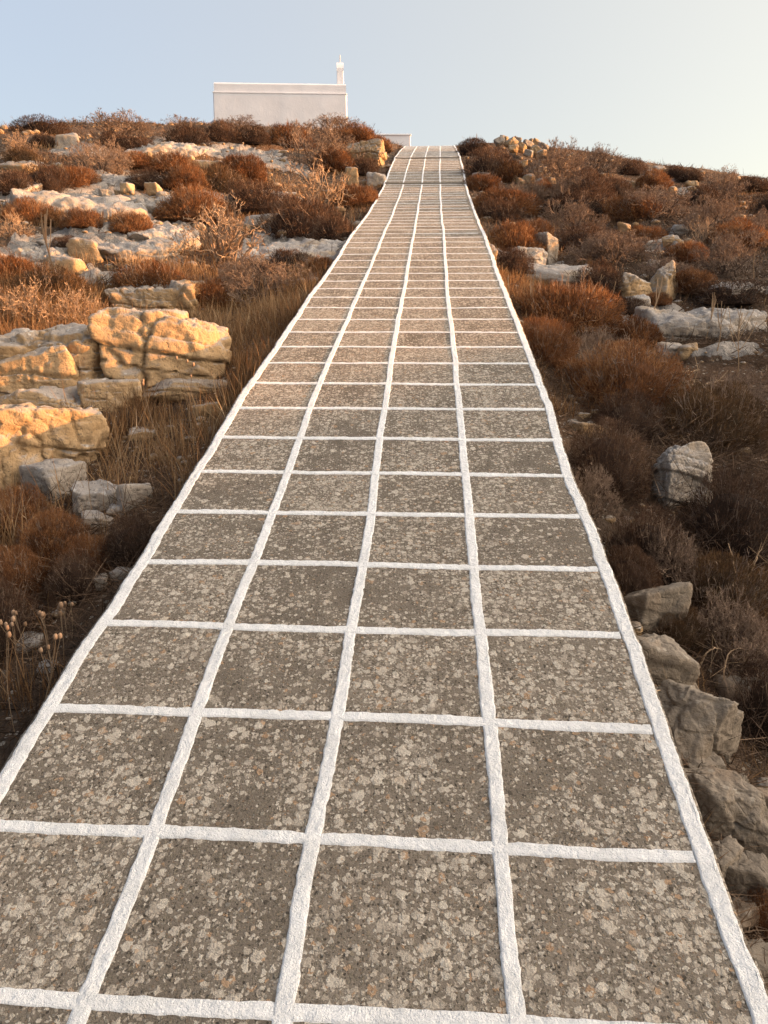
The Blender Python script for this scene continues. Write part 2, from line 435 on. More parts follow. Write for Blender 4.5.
def build_path():
    ys = np.concatenate([np.arange(YA, 9, .03), np.arange(9, YB + .01, .08)])
    us = np.linspace(-1, 1, 61)
    el, er = edge_wob(ys, -1), edge_wob(ys, 1)
    U = np.where(us[None] < 0, us[None] * (HW + el[:, None]), us[None] * (HW + er[:, None]))
    Yg = np.repeat(ys[:, None], 61, 1)
    top = path_pt(U, Yg)
    # rough poured sides going down into the ground
    cols = [top]
    low_l = top[:, :1].copy(); low_l[..., 2] -= .42; low_l[..., 0] += .03
    low_r = top[:, -1:].copy(); low_r[..., 2] -= .42; low_r[..., 0] -= .03
    G = np.concatenate([low_l, top, low_r], 1)
    ny, nx = G.shape[:2]
    i = (np.arange(ny - 1)[:, None] * nx + np.arange(nx - 1)[None, :]).ravel()
    Q = np.stack([i, i + 1, i + nx + 1, i + nx], 1)
    m, t, b = new_mat('lichened_concrete', .93, .15)
    g = t.add('ShaderNodeNewGeometry'); P = g.outputs['Position']
    mp = t.add('ShaderNodeMapping'); mp.inputs['Scale'].default_value = (1, 1, 0); t.con(P, mp.inputs[0]); P2 = mp.outputs[0]
    nw = t.noise(P2, 45, 3, .6); nw2 = t.noise(P2, 130, 2, .6)
    def warp(amount, src):
        a = t.add('ShaderNodeVectorMath', operation='SUBTRACT'); t.con(src.outputs['Color'], a.inputs[0]); a.inputs[1].default_value = (.5, .5, .5)
        s_ = t.add('ShaderNodeVectorMath', operation='SCALE'); t.con(a.outputs[0], s_.inputs[0]); s_.inputs['Scale'].default_value = amount
        d = t.add('ShaderNodeVectorMath', operation='ADD'); t.con(P2, d.inputs[0]); t.con(s_.outputs[0], d.inputs[1]); return d.outputs[0]
    PW = warp(.02, nw); PF = warp(.006, nw2)
    big = t.noise(P2, 2.1, 3, .55); mid = t.noise(P2, 7.5, 4, .6); fine = t.noise(P2, 160, 4, .7); grit = t.noise(P2, 420, 3, .7)
    base = t.ramp(mid.outputs[0], [(.25, (.150, .124, .098)), (.5, (.196, .164, .131)), (.75, (.238, .203, .163))])
    pa = t.add('ShaderNodeAttribute', attribute_name='tone'); sy = t.add('ShaderNodeSeparateXYZ'); t.con(P, sy.inputs[0])
    base = t.mix(1.0, base, t.math('ADD', .90, t.math('MULTIPLY', pa.outputs['Fac'], .24)), 'MULTIPLY')
    base = t.mix(.75, base, t.ramp(fine.outputs[0], [(.25, .30), (.5, .5), (.75, .68)]), 'OVERLAY')
    hs = []
    # aggregate pebbles, three sizes
    for sc_, thr, lo, hi in ((95, .62, .36, .27), (170, .45, .40, .28), (46, .84, .30, .24)):
        v = t.voro(PF, sc_, dim='2D'); s3 = t.add('ShaderNodeSeparateXYZ'); t.con(v.outputs['Color'], s3.inputs[0])
        mk = t.math('MULTIPLY', t.step(v.outputs['Distance'], lo, hi), t.step(s3.outputs[0], thr, thr + .03))
        col = t.ramp(s3.outputs[1], [(0, (.05, .042, .033)), (.2, (.11, .092, .07)), (.45, (.19, .16, .12)), (.66, (.27, .23, .17)), (.78, (.22, .145, .095)), (.85, (.19, .18, .16)), (.94, (.38, .33, .26)), (1, (.32, .29, .24))])
        base = t.mix(t.math('MULTIPLY', mk, .8), base, col); hs.append(t.math('MULTIPLY', mk, 1.0 if sc_ < 100 else .6))
    # little dark pits
    v = t.voro(PF, 62, dim='2D'); s3 = t.add('ShaderNodeSeparateXYZ'); t.con(v.outputs['Color'], s3.inputs[0])
    pit = t.math('MULTIPLY', t.step(v.outputs['Distance'], .22, .12), t.step(s3.outputs[2], .86, .88))
    base = t.mix(t.math('MULTIPLY', pit, .7), base, (.035, .028, .022))
    # lichen rosettes: lobed, clustered, in four sizes
    nl = t.noise(P2, 85, 2, .5)
    PL1 = warp(.020, nl)
    cov = t.math('ADD', t.math('MULTIPLY', t.math('SUBTRACT', big.outputs[0], .5), 1.5), t.math('MULTIPLY', t.math('SUBTRACT', mid.outputs[0], .5), 1.5))
    cov = t.math('ADD', cov, t.math('ADD', t.math('MULTIPLY', t.step(sy.outputs[1], 2.2, 5.0), .20), t.math('MULTIPLY', t.math('SUBTRACT', pa.outputs['Fac'], .5), .26)))
    for k_, (sc_, thr, rad) in enumerate(((20, .68, .31), (32, .55, .34), (52, .52, .35), (92, .54, .37))):
        of = t.add('ShaderNodeVectorMath', operation='ADD'); t.con(PL1, of.inputs[0]); of.inputs[1].default_value = (3.17 * k_, 1.73 * k_, 0)
        v = t.voro(of.outputs[0], sc_, dim='2D'); s3 = t.add('ShaderNodeSeparateXYZ'); t.con(v.outputs['Color'], s3.inputs[0])
        on = t.step(t.math('ADD', s3.outputs[0], cov), thr, thr + .02)
        dd = t.math('ADD', v.outputs['Distance'], t.math('MULTIPLY', t.math('SUBTRACT', fine.outputs[0], .5), .20))
        rr = t.math('ADD', rad * .5, t.math('MULTIPLY', s3.outputs[1], rad * .6))
        body = t.step(t.math('SUBTRACT', dd, rr), .04, -.04)
        mk = t.math('MULTIPLY', on, body)
        lc = t.ramp(s3.outputs[2], [(0, (.43, .37, .30)), (.5, (.53, .465, .385)), (.9, (.60, .54, .455)), (.95, (.40, .27, .17)), (1, (.38, .25, .155))])
        lc = t.mix(.8, lc, t.ramp(fine.outputs[0], [(.25, .32), (.5, .5), (.75, .62)]), 'OVERLAY')
        base = t.mix(t.math('MULTIPLY', mk, t.math('ADD', .58, t.math('MULTIPLY', s3.outputs[2], .38))), base, lc); hs.append(t.math('MULTIPLY', mk, .35))
    t.con(base, b.inputs['Base Color'])
    h = hs[0]
    for x in hs[1:]: h = t.math('ADD', h, x)
    h = t.math('SUBTRACT', t.math('ADD', h, t.math('ADD', t.math('MULTIPLY', fine.outputs[0], 1.2), t.math('MULTIPLY', grit.outputs[0], .6))), t.math('MULTIPLY', pit, 1.2))
    t.con(t.bump(h, 1.0, .008), b.inputs['Normal'])
    ci = np.clip(np.floor((U / W + .5) * 4), 0, 3); ri = np.searchsorted(ROWY, Yg.ravel()).reshape(Yg.shape)
    tv = _hash(ci.astype(int).ravel(), ri.ravel(), np.zeros(ci.size, int), 5).reshape(ci.shape)
    tv = np.concatenate([tv[:, :1], tv, tv[:, -1:]], 1)
    p = link('path', tri_mesh('path', G.reshape(-1, 3), Q, tone=tv.ravel(), smooth=True, mat=m))
    tag(p, 'concrete path of grey lichened panels climbing straight to the chapel', kind='structure')
    return p
PATH = build_path()

def build_lines():
    m, t, b = new_mat('whitewash', .85, .2)
    g = t.add('ShaderNodeNewGeometry'); P = g.outputs['Position']
    n = t.noise(P, 48, 5, .65); n2 = t.noise(P, 9, 4, .6); n3 = t.noise(P, 260, 3, .7)
    c = t.ramp(n2.outputs[0], [(.3, (.72, .72, .715)), (.55, (.82, .82, .82)), (.75, (.86, .86, .86))])
    c = t.mix(t.math('MULTIPLY', t.step(n3.outputs[0], .60, .74), .5), c, (.52, .48, .42))
    t.con(c, b.inputs['Base Color'])
    t.con(t.bump(t.math('ADD', n.outputs[0], t.math('MULTIPLY', n3.outputs[0], .45)), 1.0, .022), b.inputs['Normal'])
    parts = []
    def strip(C, S, half_l, half_r, hgt, seed, cols=11):
        """ribbon of limewash: C centres, S side unit vectors, domed section with ragged rims"""
        n_ = len(C); k = np.linspace(-1, 1, cols)
        off = np.where(k[None] < 0, k[None] * half_l[:, None], k[None] * half_r[:, None])
        Q_ = C[:, None] + S[:, None] * off[..., None]
        prof = (1 - np.abs(k) ** 10)
        f = Q_.reshape(-1, 3)
        rough = (.0042 * fbm(f * 52, seed, 4, .7)).reshape(n_, cols)
        Q_[..., 2] += (hgt * prof[None] + rough * (prof[None] > .3)) + np.where(np.abs(k)[None] > .99, -.004, 0)
        i = (np.arange(n_ - 1)[:, None] * cols + np.arange(cols - 1)[None, :]).ravel()
        T = np.stack([i, i + 1, i + cols + 1, i + cols], 1)
        parts.append((Q_.reshape(-1, 3), T, np.zeros(n_ * cols)))
    ys = np.concatenate([np.arange(YA, 5, .012), np.arange(5, 11, .025), np.arange(11, YB, .07)])
    cols_u = [None] * 5
    fr = {1: ([1.5, 2.2, 3, 4, 5, 7, 11, 14, 20, 28, 31], [.248, .250, .244, .239, .236, .241, .236, .23, .229, .25, .235]),
          2: ([1.5, 2.2, 3, 4, 5, 7, 11, 14, 20, 28, 31], [.478, .488, .486, .480, .477, .472, .468, .464, .462, .480, .47]),
          3: ([1.5, 2.2, 3, 4, 5, 7, 11, 14, 20, 28, 31], [.733, .736, .731, .725, .719, .704, .70, .69, .690, .71, .715])}
    for j in range(5):
        q = np.stack([np.full(len(ys), j * 13.0), ys, np.zeros(len(ys))], 1)
        if j in (0, 4):
            s = -1 if j == 0 else 1
            u = s * (W / 2 + .004 + edge_wob(ys, s))
        else:
            u = (np.interp(ys, *fr[j]) - .5) * W + .010 * fbm(q * 1.3, 91, 3)
        wl = np.interp(ys, [0, 4, 9, 30], [.0225, .0215, .0185, .0165]) + .0032 * fbm(q * 2.3, 101, 3) + .0036 * fbm(q * 46, 103, 3)
        wr = np.interp(ys, [0, 4, 9, 30], [.0225, .0215, .0185, .0165]) + .0032 * fbm(q * 2.3, 105, 3) + .0036 * fbm(q * 46, 107, 3)
        if j == 0: wl = wl + .008
        if j == 4: wr = wr + .008
        C = path_pt(u, ys)
        strip(C, np.repeat(LAT[None], len(ys), 0), wl, wr, .0032, 120 + j)
        if j in (0, 4):       # the wash runs over the rim and down the side
            s = -1 if j == 0 else 1
            top_ = C + (LAT * s)[None] * ((wl if j == 0 else wr) - .014)[:, None]
            k = np.linspace(0, 1, 6)
            drop = .055 + .03 * fbm(q * 3, 131, 3) + .015 * fbm(q * 20, 133, 2)
            A = top_[:, None] + (LAT * s)[None, None] * (.002 + .016 * np.sin(k * 2.2))[None, :, None]
            A[..., 2] += .0035 - k[None] ** 1.5 * drop[:, None]
            A += .004 * fbm(A.reshape(-1, 3) * 45, 137, 3).reshape(A.shape[:2])[..., None] * (LAT * s)
            i = (np.arange(len(ys) - 1)[:, None] * 6 + np.arange(5)[None, :]).ravel()
            T = np.stack([i, i + 1, i + 7, i + 6], 1)
            parts.append((A.reshape(-1, 3), T, np.zeros(A.shape[0] * 6)))
    for r, y in enumerate(ROWY):
        st = .012 if y < 5 else (.025 if y < 11 else .08)
        us = np.arange(-W / 2 + .01, W / 2 - .01, st)
        q = np.stack([us, np.full(len(us), y * 3.1), np.zeros(len(us))], 1)
        yy = y + .011 * fbm(q * 1.6, 141, 3) + .012 * noise3(np.array([[r * 7.7, 0, 0]]), 143)[0] * (1 if y > 3 else .3)
        C = path_pt(us, yy)
        S = np.repeat(np.array([[math.sin(HEAD), math.cos(HEAD), .22]]), len(us), 0); S = unit(S)
        ww = .0195 if y < 5 else (.0175 if y < 8 else .0155)
        if 14 < y < 24: ww = .0140
        if y >= 24: ww = .010
        w1 = ww + .004 * fbm(q * 3, 151, 3) + .0034 * fbm(q * 46, 153, 3)
        w2 = ww + .004 * fbm(q * 3, 155, 3) + .0034 * fbm(q * 46, 157, 3)
        strip(C, S, w2, w1, .0030, 160 + r)
    V, T, N = join(*parts)
    o = link('painted_joint_lines', tri_mesh('painted_joint_lines', V, T, smooth=True, mat=m), PATH)
    # two narrow expansion joints high on the path
    md, td, bd = new_mat('joint_gap', .95, .1); bd.inputs['Base Color'].default_value = (.15, .13, .105, 1)
    for y in JOINTS:
        us = np.linspace(-HW + .03, HW - .03, 60)
        q = np.stack([us, np.full(60, y), np.zeros(60)], 1)
        yy = y - .06 + .03 * fbm(q * 1.5, 171, 3)
        C = path_pt(us, yy, .004)
        C2 = C + np.array([0, .012, .034])
        V = np.concatenate([C, C2]); i = np.arange(59)
        link('joint_riser', tri_mesh('joint_riser', V, np.stack([i, i + 1, i + 61, i + 60], 1), mat=md), PATH)
build_lines()

# ------------------------------------------------------------------ rocks
CLEAR = []          # footprints that tall grass keeps out of
def rock_mesh(name, dims, seed, mat, sub=4, k=9, soft=16, strata=.05, beds=5, rough=.05, crack=.035, tilt=(.1, .1), jag=.055, taper=0.0):
    """faceted stone: a soft intersection of random planes, bedded, cracked and weathered, in metres"""
    r = np.random.default_rng(seed)
    U, T = ICO[sub]
    N, D = [], []
    for ax in range(3):
        for s_ in (-1, 1):
            n = np.zeros(3); n[ax] = s_; n = n + r.normal(size=3) * .16; N.append(n / np.linalg.norm(n)); D.append(r.uniform(.78, 1.0))
    for _ in range(k):
        n = r.normal(size=3); n /= np.linalg.norm(n); N.append(n); D.append(r.uniform(.86, 1.22))
    N = np.array(N); D = np.array(D)
    q = np.maximum(U @ N.T, 1e-6) / D[None]
    rad = (q ** soft).sum(1) ** (-1 / soft)
    P = U * rad[:, None] * np.array(dims) * .5
    P[:, :2] *= (1 - taper * np.clip(P[:, 2:3] / dims[2] + .5, 0, 1))
    s0 = float(min(dims)); L = float(max(dims))
    o = r.uniform(-50, 50, 3)
    Nn = unit(U / np.array(dims))
    # beds: ledges that step in and out up the flanks
    b = np.array([tilt[0], tilt[1], 1.0]); b /= np.linalg.norm(b)
    hgt = P @ b / dims[2] * beds + .45 * fbm((P + o) * (1.6 / s0), seed, 3) + r.uniform(0, 9)
    fr_ = hgt - np.floor(hgt); lay = _hash(np.floor(hgt).astype(int), np.zeros(len(P), int), np.zeros(len(P), int), seed)
    led = (lay - .5) * 2 * sstep(0, .12, fr_) - 1.1 * sstep(.88, .97, fr_) * (1 - sstep(.97, 1, fr_))
    flank = 1 - np.abs(Nn[:, 2]) ** 2
    H = strata * s0 * led * flank
    H += rough * s0 * (fbm((P + o) * (1.7 / s0), seed + 2, 4) + .45 * fbm((P + o) * (6.5 / s0), seed + 3, 4))
    wob = np.stack([fbm((P + o) * 3 / s0, seed + 4 + j, 3) for j in range(3)], 1)
    for sc_, am, cw in ((1.25, 1.0, .05), (3.1, .42, .06)):
        cid, e = worley((P + o) * np.array([1, 1, .8]) * (sc_ / s0) + .22 * wob, seed + int(sc_ * 10))
        H += jag * am * s0 * (cid - .5) * 2 * sstep(0, .10, e)
        H -= crack * am * s0 * (1 - sstep(.0, cw, e))
    rid = 1 - np.abs(fbm((P + o) * (4.2 / s0), seed + 7, 4)) * 2
    H += rough * .45 * s0 * (rid - .6)
    H += .007 * fbm((P + o) * 26, seed + 8, 4) * min(1, L)
    P = P + Nn * H[:, None]
    return tri_mesh(name, P, T, smooth=True, mat=M[mat])

def place_rock(name, label, px, pyb, wpx, hpx, mat, seed, depth=.8, sink=.25, rz=None, cat='rock', group=None, lift=0.0, **kw):
    """seat a stone on the slope: its foot is seen at (px, pyb), it spans wpx and stands hpx tall"""
    p, t = at(px, pyb)
    w = wpx * t / F; h = hpx * t / F
    w *= 1.06
    dep = w * depth
    if name != 'rock_slab':      # tall enough for its top to stand where it is seen
        q = ray(px, pyb - hpx); zt_ = CAMZ + q[2] * (p[1] + dep * .38) / q[1]
        h = float(np.clip(zt_ - p[2], h * .7, h * 1.25))
    hh = h / (1 - sink)
    r = np.random.default_rng(seed + 1000)
    me = rock_mesh(name, (w, dep, hh), seed, mat, **kw)
    o = link(name, me)
    o.location = (p[0], p[1] + dep * .38, p[2] + hh * (.5 - sink) + lift)
    if t < 8: CLEAR.append((p[0], p[1] + dep * .2 - .1, w * .5))
    lean = (float(zpath(p[1] + 1) - zpath(p[1] - 1)) / 2 if name == 'rock_slab' else 0)
    o.rotation_euler = (math.atan(lean) + r.normal() * .05, r.normal() * .05, r.uniform(-.35, .35) if rz is None else rz)
    tag(o, label, cat, group, 'thing')
    return o

HI = dict(sub=6)
BL = dict(k=7, soft=44)
# the sunlit outcrop on the chapel side, near
place_rock('boulder', 'long cracked ochre boulder of the outcrop, topmost and closest to the path', 164, 388, 132, 82, 'ochre', 21, jag=.05, depth=.75, rz=.38, sub=6, strata=.06, beds=7, k=6, crack=.03, rough=.06, soft=60, taper=.12)
place_rock('boulder', 'rounded ochre boulder tucked behind the top of the outcrop', 152, 318, 92, 34, 'ochre', 22, jag=.11, depth=.9, rz=.1, sub=6, strata=.06, soft=36, k=5, crack=.05)
place_rock('boulder', 'broad weathered boulder in the middle of the outcrop, grey above and golden in front', 50, 398, 150, 76, 'ochre', 23, jag=.075, depth=.7, rz=-.05, sub=6, strata=.06, beds=5, soft=36, rough=.06, crack=.05)
place_rock('boulder', 'flat ledge block with lobed face below the broad outcrop boulder', 20, 412, 112, 54, 'ochre', 24, jag=.10, depth=.8, rz=.1, sub=6, strata=.07, beds=3, lift=.06, **BL)
place_rock('boulder', 'square golden block with a flat grey top low in the outcrop', 48, 470, 92, 64, 'ochre', 25, jag=.10, depth=.9, rz=.25, sub=6, strata=.04, beds=3, **BL)
place_rock('boulder', 'upright orange lit slab face beside the square golden block', 4, 492, 50, 72, 'ochre', 26, jag=.10, depth=1.1, rz=.35, sub=5, strata=.04, beds=3, **BL)
place_rock('stone', 'wedge shaped grey stone leaning under the square golden block', 46, 500, 56, 42, 'grey', 27, depth=.8, rz=-.5, sub=5, strata=.03, k=5, soft=26)
place_rock('stone', 'pale squared stone lying at the foot of the outcrop', 90, 512, 46, 28, 'grey', 28, depth=.8, rz=.15, sub=5, strata=.02, beds=2, **BL)
place_rock('stone', 'tilted slab stone between the pale squared stone and the path', 132, 508, 36, 26, 'grey', 29, depth=.5, rz=.8, sub=4, strata=.02, **BL)
place_rock('stone', 'small pale stone in front of the pale squared stone', 96, 530, 30, 16, 'grey', 30, depth=.8, sub=4, strata=.02, **BL)
place_rock('stone', 'thin grey slab wedged under the dry grass below the outcrop', 118, 516, 28, 12, 'grey', 31, depth=.9, sub=4, **BL)
place_rock('stone', 'half buried flat stone in the dry stalks beside the path rim', 142, 440, 34, 12, 'ochre', 32, depth=.6, sub=4, **BL)
place_rock('stone', 'pinkish flat stone in the dry grass between outcrop and path', 204, 418, 30, 16, 'ochre', 33, depth=.6, sub=4, **BL)
place_rock('boulder', 'low layered ledge under the long cracked boulder', 192, 398, 84, 18, 'ochre', 34, depth=.5, rz=.35, sub=5, strata=.10, beds=4)
place_rock('boulder', 'stepped ochre ledge filling the gap between the broad boulder and the square block', 34, 430, 116, 44, 'ochre', 35, depth=.9, rz=.12, sub=6, strata=.07, beds=5, k=6, soft=40, jag=.06)
place_rock('boulder', 'shadowed ochre ledge running from the square block toward the long boulder', 104, 408, 62, 30, 'ochre', 36, depth=.8, rz=.3, sub=5, strata=.07, beds=4, k=6, soft=40, jag=.06)
# dark rubble lower on that side
for i, (px, py, w, h, lab) in enumerate([
    (118, 580, 22, 12, 'small white stone touching the painted rim above the seed heads'),
    (92, 590, 28, 16, 'pale angular stone second from the rim above the seed heads'),
    (70, 596, 20, 12, 'little grey stone furthest from the rim above the seed heads'),
    (28, 650, 26, 14, 'smooth lone grey stone among the seed head stalks'),
    (48, 672, 20, 10, 'dim half buried stone below the seed head stalks')]):
    place_rock('stone', lab, px, py, w, h, 'grey', 40 + i, depth=.8, sub=4, strata=.02, **BL)

# retaining stones against the open side of the path, near
place_rock('stone', 'cracked tan stone heading the row of stones below the painted rim', 652, 632, 58, 46, 'brown', 51, sink=.38, crack=.012, jag=.065, depth=.8, rz=.3, sub=5, strata=.03, **BL)
place_rock('stone', 'rounded brown stone under the cracked tan one beside the rim', 662, 688, 66, 52, 'brown', 52, sink=.38, crack=.012, jag=.065, depth=.8, rz=.2, sub=5, strata=.03, k=10)
place_rock('boulder', 'big smooth tan block against the painted rim with fine cracks', 698, 758, 84, 70, 'brown', 53, sink=.38, crack=.012, jag=.065, depth=.8, rz=.45, sub=6, strata=.025, beds=3, **BL)
place_rock('stone', 'flat brown stone between the big tan block and the dark slab', 704, 778, 50, 26, 'brown', 54, sink=.38, crack=.012, jag=.065, depth=.8, rz=.2, sub=5, strata=.03, **BL)
place_rock('boulder', 'dark angular slab with a rusty patch under the flat brown stone', 732, 850, 84, 78, 'brown', 55, sink=.38, crack=.012, jag=.065, depth=.7, rz=-.35, sub=6, strata=.04, beds=3, k=6, soft=24)
place_rock('stone', 'dark stone at the picture rim beyond the angular slab', 775, 850, 50, 60, 'brown', 56, sink=.38, crack=.012, jag=.065, depth=.8, rz=.2, sub=5, **BL)
place_rock('stone', 'small tan stone wedged in the gap below the angular slab', 722, 880, 34, 34, 'brown', 57, sink=.38, crack=.012, jag=.065, depth=.8, rz=.5, sub=4, **BL)
place_rock('stone', 'dim brown stone lowest but one beside the rim', 752, 905, 44, 50, 'brown', 58, sink=.38, crack=.012, jag=.065, depth=.8, rz=-.3, sub=5, **BL)
place_rock('stone', 'pale flat stone beside the yellowish cushion plant', 740, 925, 40, 18, 'brown', 59, sink=.38, crack=.012, jag=.065, depth=.8, rz=.1, sub=4, **BL)
place_rock('stone', 'lowest stone at the foot of the path rim', 770, 990, 60, 40, 'brown', 60, sink=.38, crack=.012, jag=.065, depth=.8, rz=.1, sub=4, **BL)
place_rock('stone', 'rough grey stone sunk among the dead twigs', 752, 720, 50, 34, 'brown', 61, sink=.38, crack=.012, jag=.065, depth=.8, rz=.1, sub=4, **BL)
place_rock('stone', 'tiny pale stone in the twigs beyond the big tan block', 740, 790, 20, 16, 'brown', 62, sink=.38, crack=.012, jag=.065, depth=.8, sub=3, **BL)

# open side, middle
place_rock('boulder', 'jagged layered pale boulder standing alone in dark scrub', 682, 506, 60, 66, 'grey', 171, depth=.6, rz=.35, sub=6, strata=.07, beds=9, k=6, soft=40, tilt=(.35, .15), taper=.12, jag=.08)
place_rock('stone', 'flat pinkish slab beside the path with loose chips above it', 592, 437, 42, 14, 'ochre', 72, depth=.8, sub=4, **BL)
for i, (px, py, w, h, lab) in enumerate([(584, 420, 12, 8, 'tan chip lying just above the flat pinkish slab'), (596, 416, 10, 7, 'orange chip above the flat pinkish slab'), (606, 423, 9, 6, 'tiny chip at the end of the flat pinkish slab'), (622, 425, 14, 6, 'thin chip further out from the flat pinkish slab')]):
    place_rock('stone', lab, px, py, w, h, 'ochre', 73 + i, depth=.8, sub=3, **BL)
place_rock('boulder', 'grey sided pointed rock with a golden edge, nearer the path of the pair', 637, 300, 40, 26, 'ochre', 81, depth=.8, rz=.5, sub=5, strata=.03, k=6, soft=26, taper=.42)
place_rock('boulder', 'taller pointed rock of the pair with one sunlit edge', 669, 301, 40, 35, 'ochre', 82, depth=.8, rz=.7, sub=5, strata=.03, k=6, soft=26, taper=.5)
place_rock('rock_slab', 'broad pale bedrock slab under the two pointed rocks', 712, 337, 130, 30, 'grey', 83, depth=.55, rz=.05, sub=6, strata=.08, beds=5, sink=.45, rough=.09)
place_rock('rock_slab', 'small pale ledge nearer the path than the broad bedrock slab', 632, 312, 42, 15, 'grey', 84, depth=.6, sub=5, strata=.06, sink=.4)
place_rock('rock_slab', 'tan bedrock shelf below the small pale ledge', 640, 330, 56, 18, 'ochre', 85, depth=.6, sub=5, strata=.06, sink=.4)
place_rock('stone', 'rounded grey stone beside the dead twig litter', 672, 358, 30, 16, 'grey', 86, depth=.8, sub=4)
place_rock('stone', 'orange edged stone touching the rounded grey stone', 690, 356, 20, 13, 'ochre', 87, depth=.8, sub=4)
place_rock('rock_slab', 'grey bedrock ledge at the picture rim under brown scrub', 748, 300, 60, 16, 'grey', 88, depth=.6, sub=5, strata=.06, sink=.4)
place_rock('boulder', 'squared grey block beside the path above a pale shelf', 530, 264, 40, 18, 'grey', 89, depth=.7, sub=5, strata=.05, **BL)
place_rock('boulder', 'leaning grey wedge rock behind the squared grey block', 548, 263, 22, 26, 'grey', 90, depth=.8, rz=.6, sub=5, k=4, soft=24)
place_rock('rock_slab', 'pale rocky shelf running out from the path under the squared block', 546, 282, 86, 18, 'grey', 91, depth=.6, sub=5, strata=.07, sink=.4)
place_rock('stone', 'round pale stone right against the painted rim halfway up', 492, 264, 10, 12, 'ochre', 92, depth=.9, sub=4)
place_rock('stone', 'grey rubble stone in the gully above the leaning wedge', 556, 246, 18, 8, 'grey', 93, depth=.8, sub=4)
place_rock('stone', 'bright orange stone perched in scrub above the pointed pair', 625, 234, 13, 10, 'ochre', 94, depth=.8, sub=4)
place_rock('stone', 'pale grey stone in scrub between orange stone and dome shrub', 680, 234, 16, 9, 'grey', 95, depth=.8, sub=4)
place_rock('stone', 'tan stone below the pale grey stone in the scrub', 671, 244, 14, 9, 'ochre', 96, depth=.8, sub=4)
place_rock('rock_slab', 'thin grey ledge showing above the grey twig bush', 660, 247, 36, 8, 'grey', 97, depth=.6, sub=4, sink=.4)
place_rock('stone', 'small grey stone between two rust shrubs by the path', 541, 215, 10, 9, 'grey', 98, depth=.8, sub=4)
place_rock('stone', 'grey stone on bare soil near the pointed pair', 655, 268, 11, 9, 'grey', 99, depth=.8, sub=4)
place_rock('rock_slab', 'pale ledge just under the far skyline', 662, 172, 16, 6, 'ochre', 100, depth=.8, sub=4, sink=.3)
place_rock('rock_slab', 'long thin pale ledge a little below the far skyline', 652, 183, 12, 4, 'grey', 101, depth=.8, sub=4, sink=.3)
place_rock('stone', 'sunlit tan stone high on the slope between dark domes', 692, 186, 12, 6, 'ochre', 102, depth=.8, sub=4)
place_rock('stone', 'pinkish stone below the sunlit tan stone high on the slope', 690, 200, 13, 6, 'ochre', 103, depth=.8, sub=4)
place_rock('stone', 'pale stone beside the big dark dome near the skyline', 636, 190, 10, 9, 'ochre', 104, depth=.8, sub=4)
place_rock('stone', 'pale stone on the very end of the skyline', 756, 186, 9, 5, 'grey', 105, depth=.8, sub=4)
place_rock('stone', 'pair of pale lumps joined beside the path below the rubble heap', 484, 184, 24, 10, 'grey', 106, depth=.8, sub=4)

# rubble heap on the open side of the crest
_stone_protos = [rock_mesh('heap_stone', (1, .85, .75), 300 + i, 'ochre' if i % 3 else 'grey', sub=4, k=8, soft=24, strata=.03) for i in range(6)]
_r = np.random.default_rng(5)
_heap = [(500, 150, 9), (505, 147, 8), (511, 152, 10), (517, 150, 9), (522, 157, 10), (514, 158, 9), (528, 154, 9), (533, 151, 8), (538, 154, 10), (544, 157, 10), (536, 161, 11), (543, 164, 10),
         (530, 163, 9), (524, 165, 9), (540, 169, 9), (533, 171, 8), (545, 172, 9), (538, 177, 11), (547, 180, 10), (530, 181, 12), (522, 183, 10), (541, 184, 9), (553, 182, 9), (516, 180, 8)]
for i, (px, py, w) in enumerate(_heap):
    p, t = at(px, py + 4)
    o = link('heap_stone', _stone_protos[i % 6]); s = w * t / F * 1.15
    o.scale = (s, s, s); o.rotation_euler = tuple(_r.uniform(-.5, .5, 2)) + (_r.uniform(0, 6.3),)
    o.location = (p[0], p[1] + .2, p[2] + s * .32 + (.28 if py < 165 else .05))
    tag(o, 'tumbled grey or tan stone in the rubble heap near the crest', 'stone', 'tumbled stones of the rubble heap')

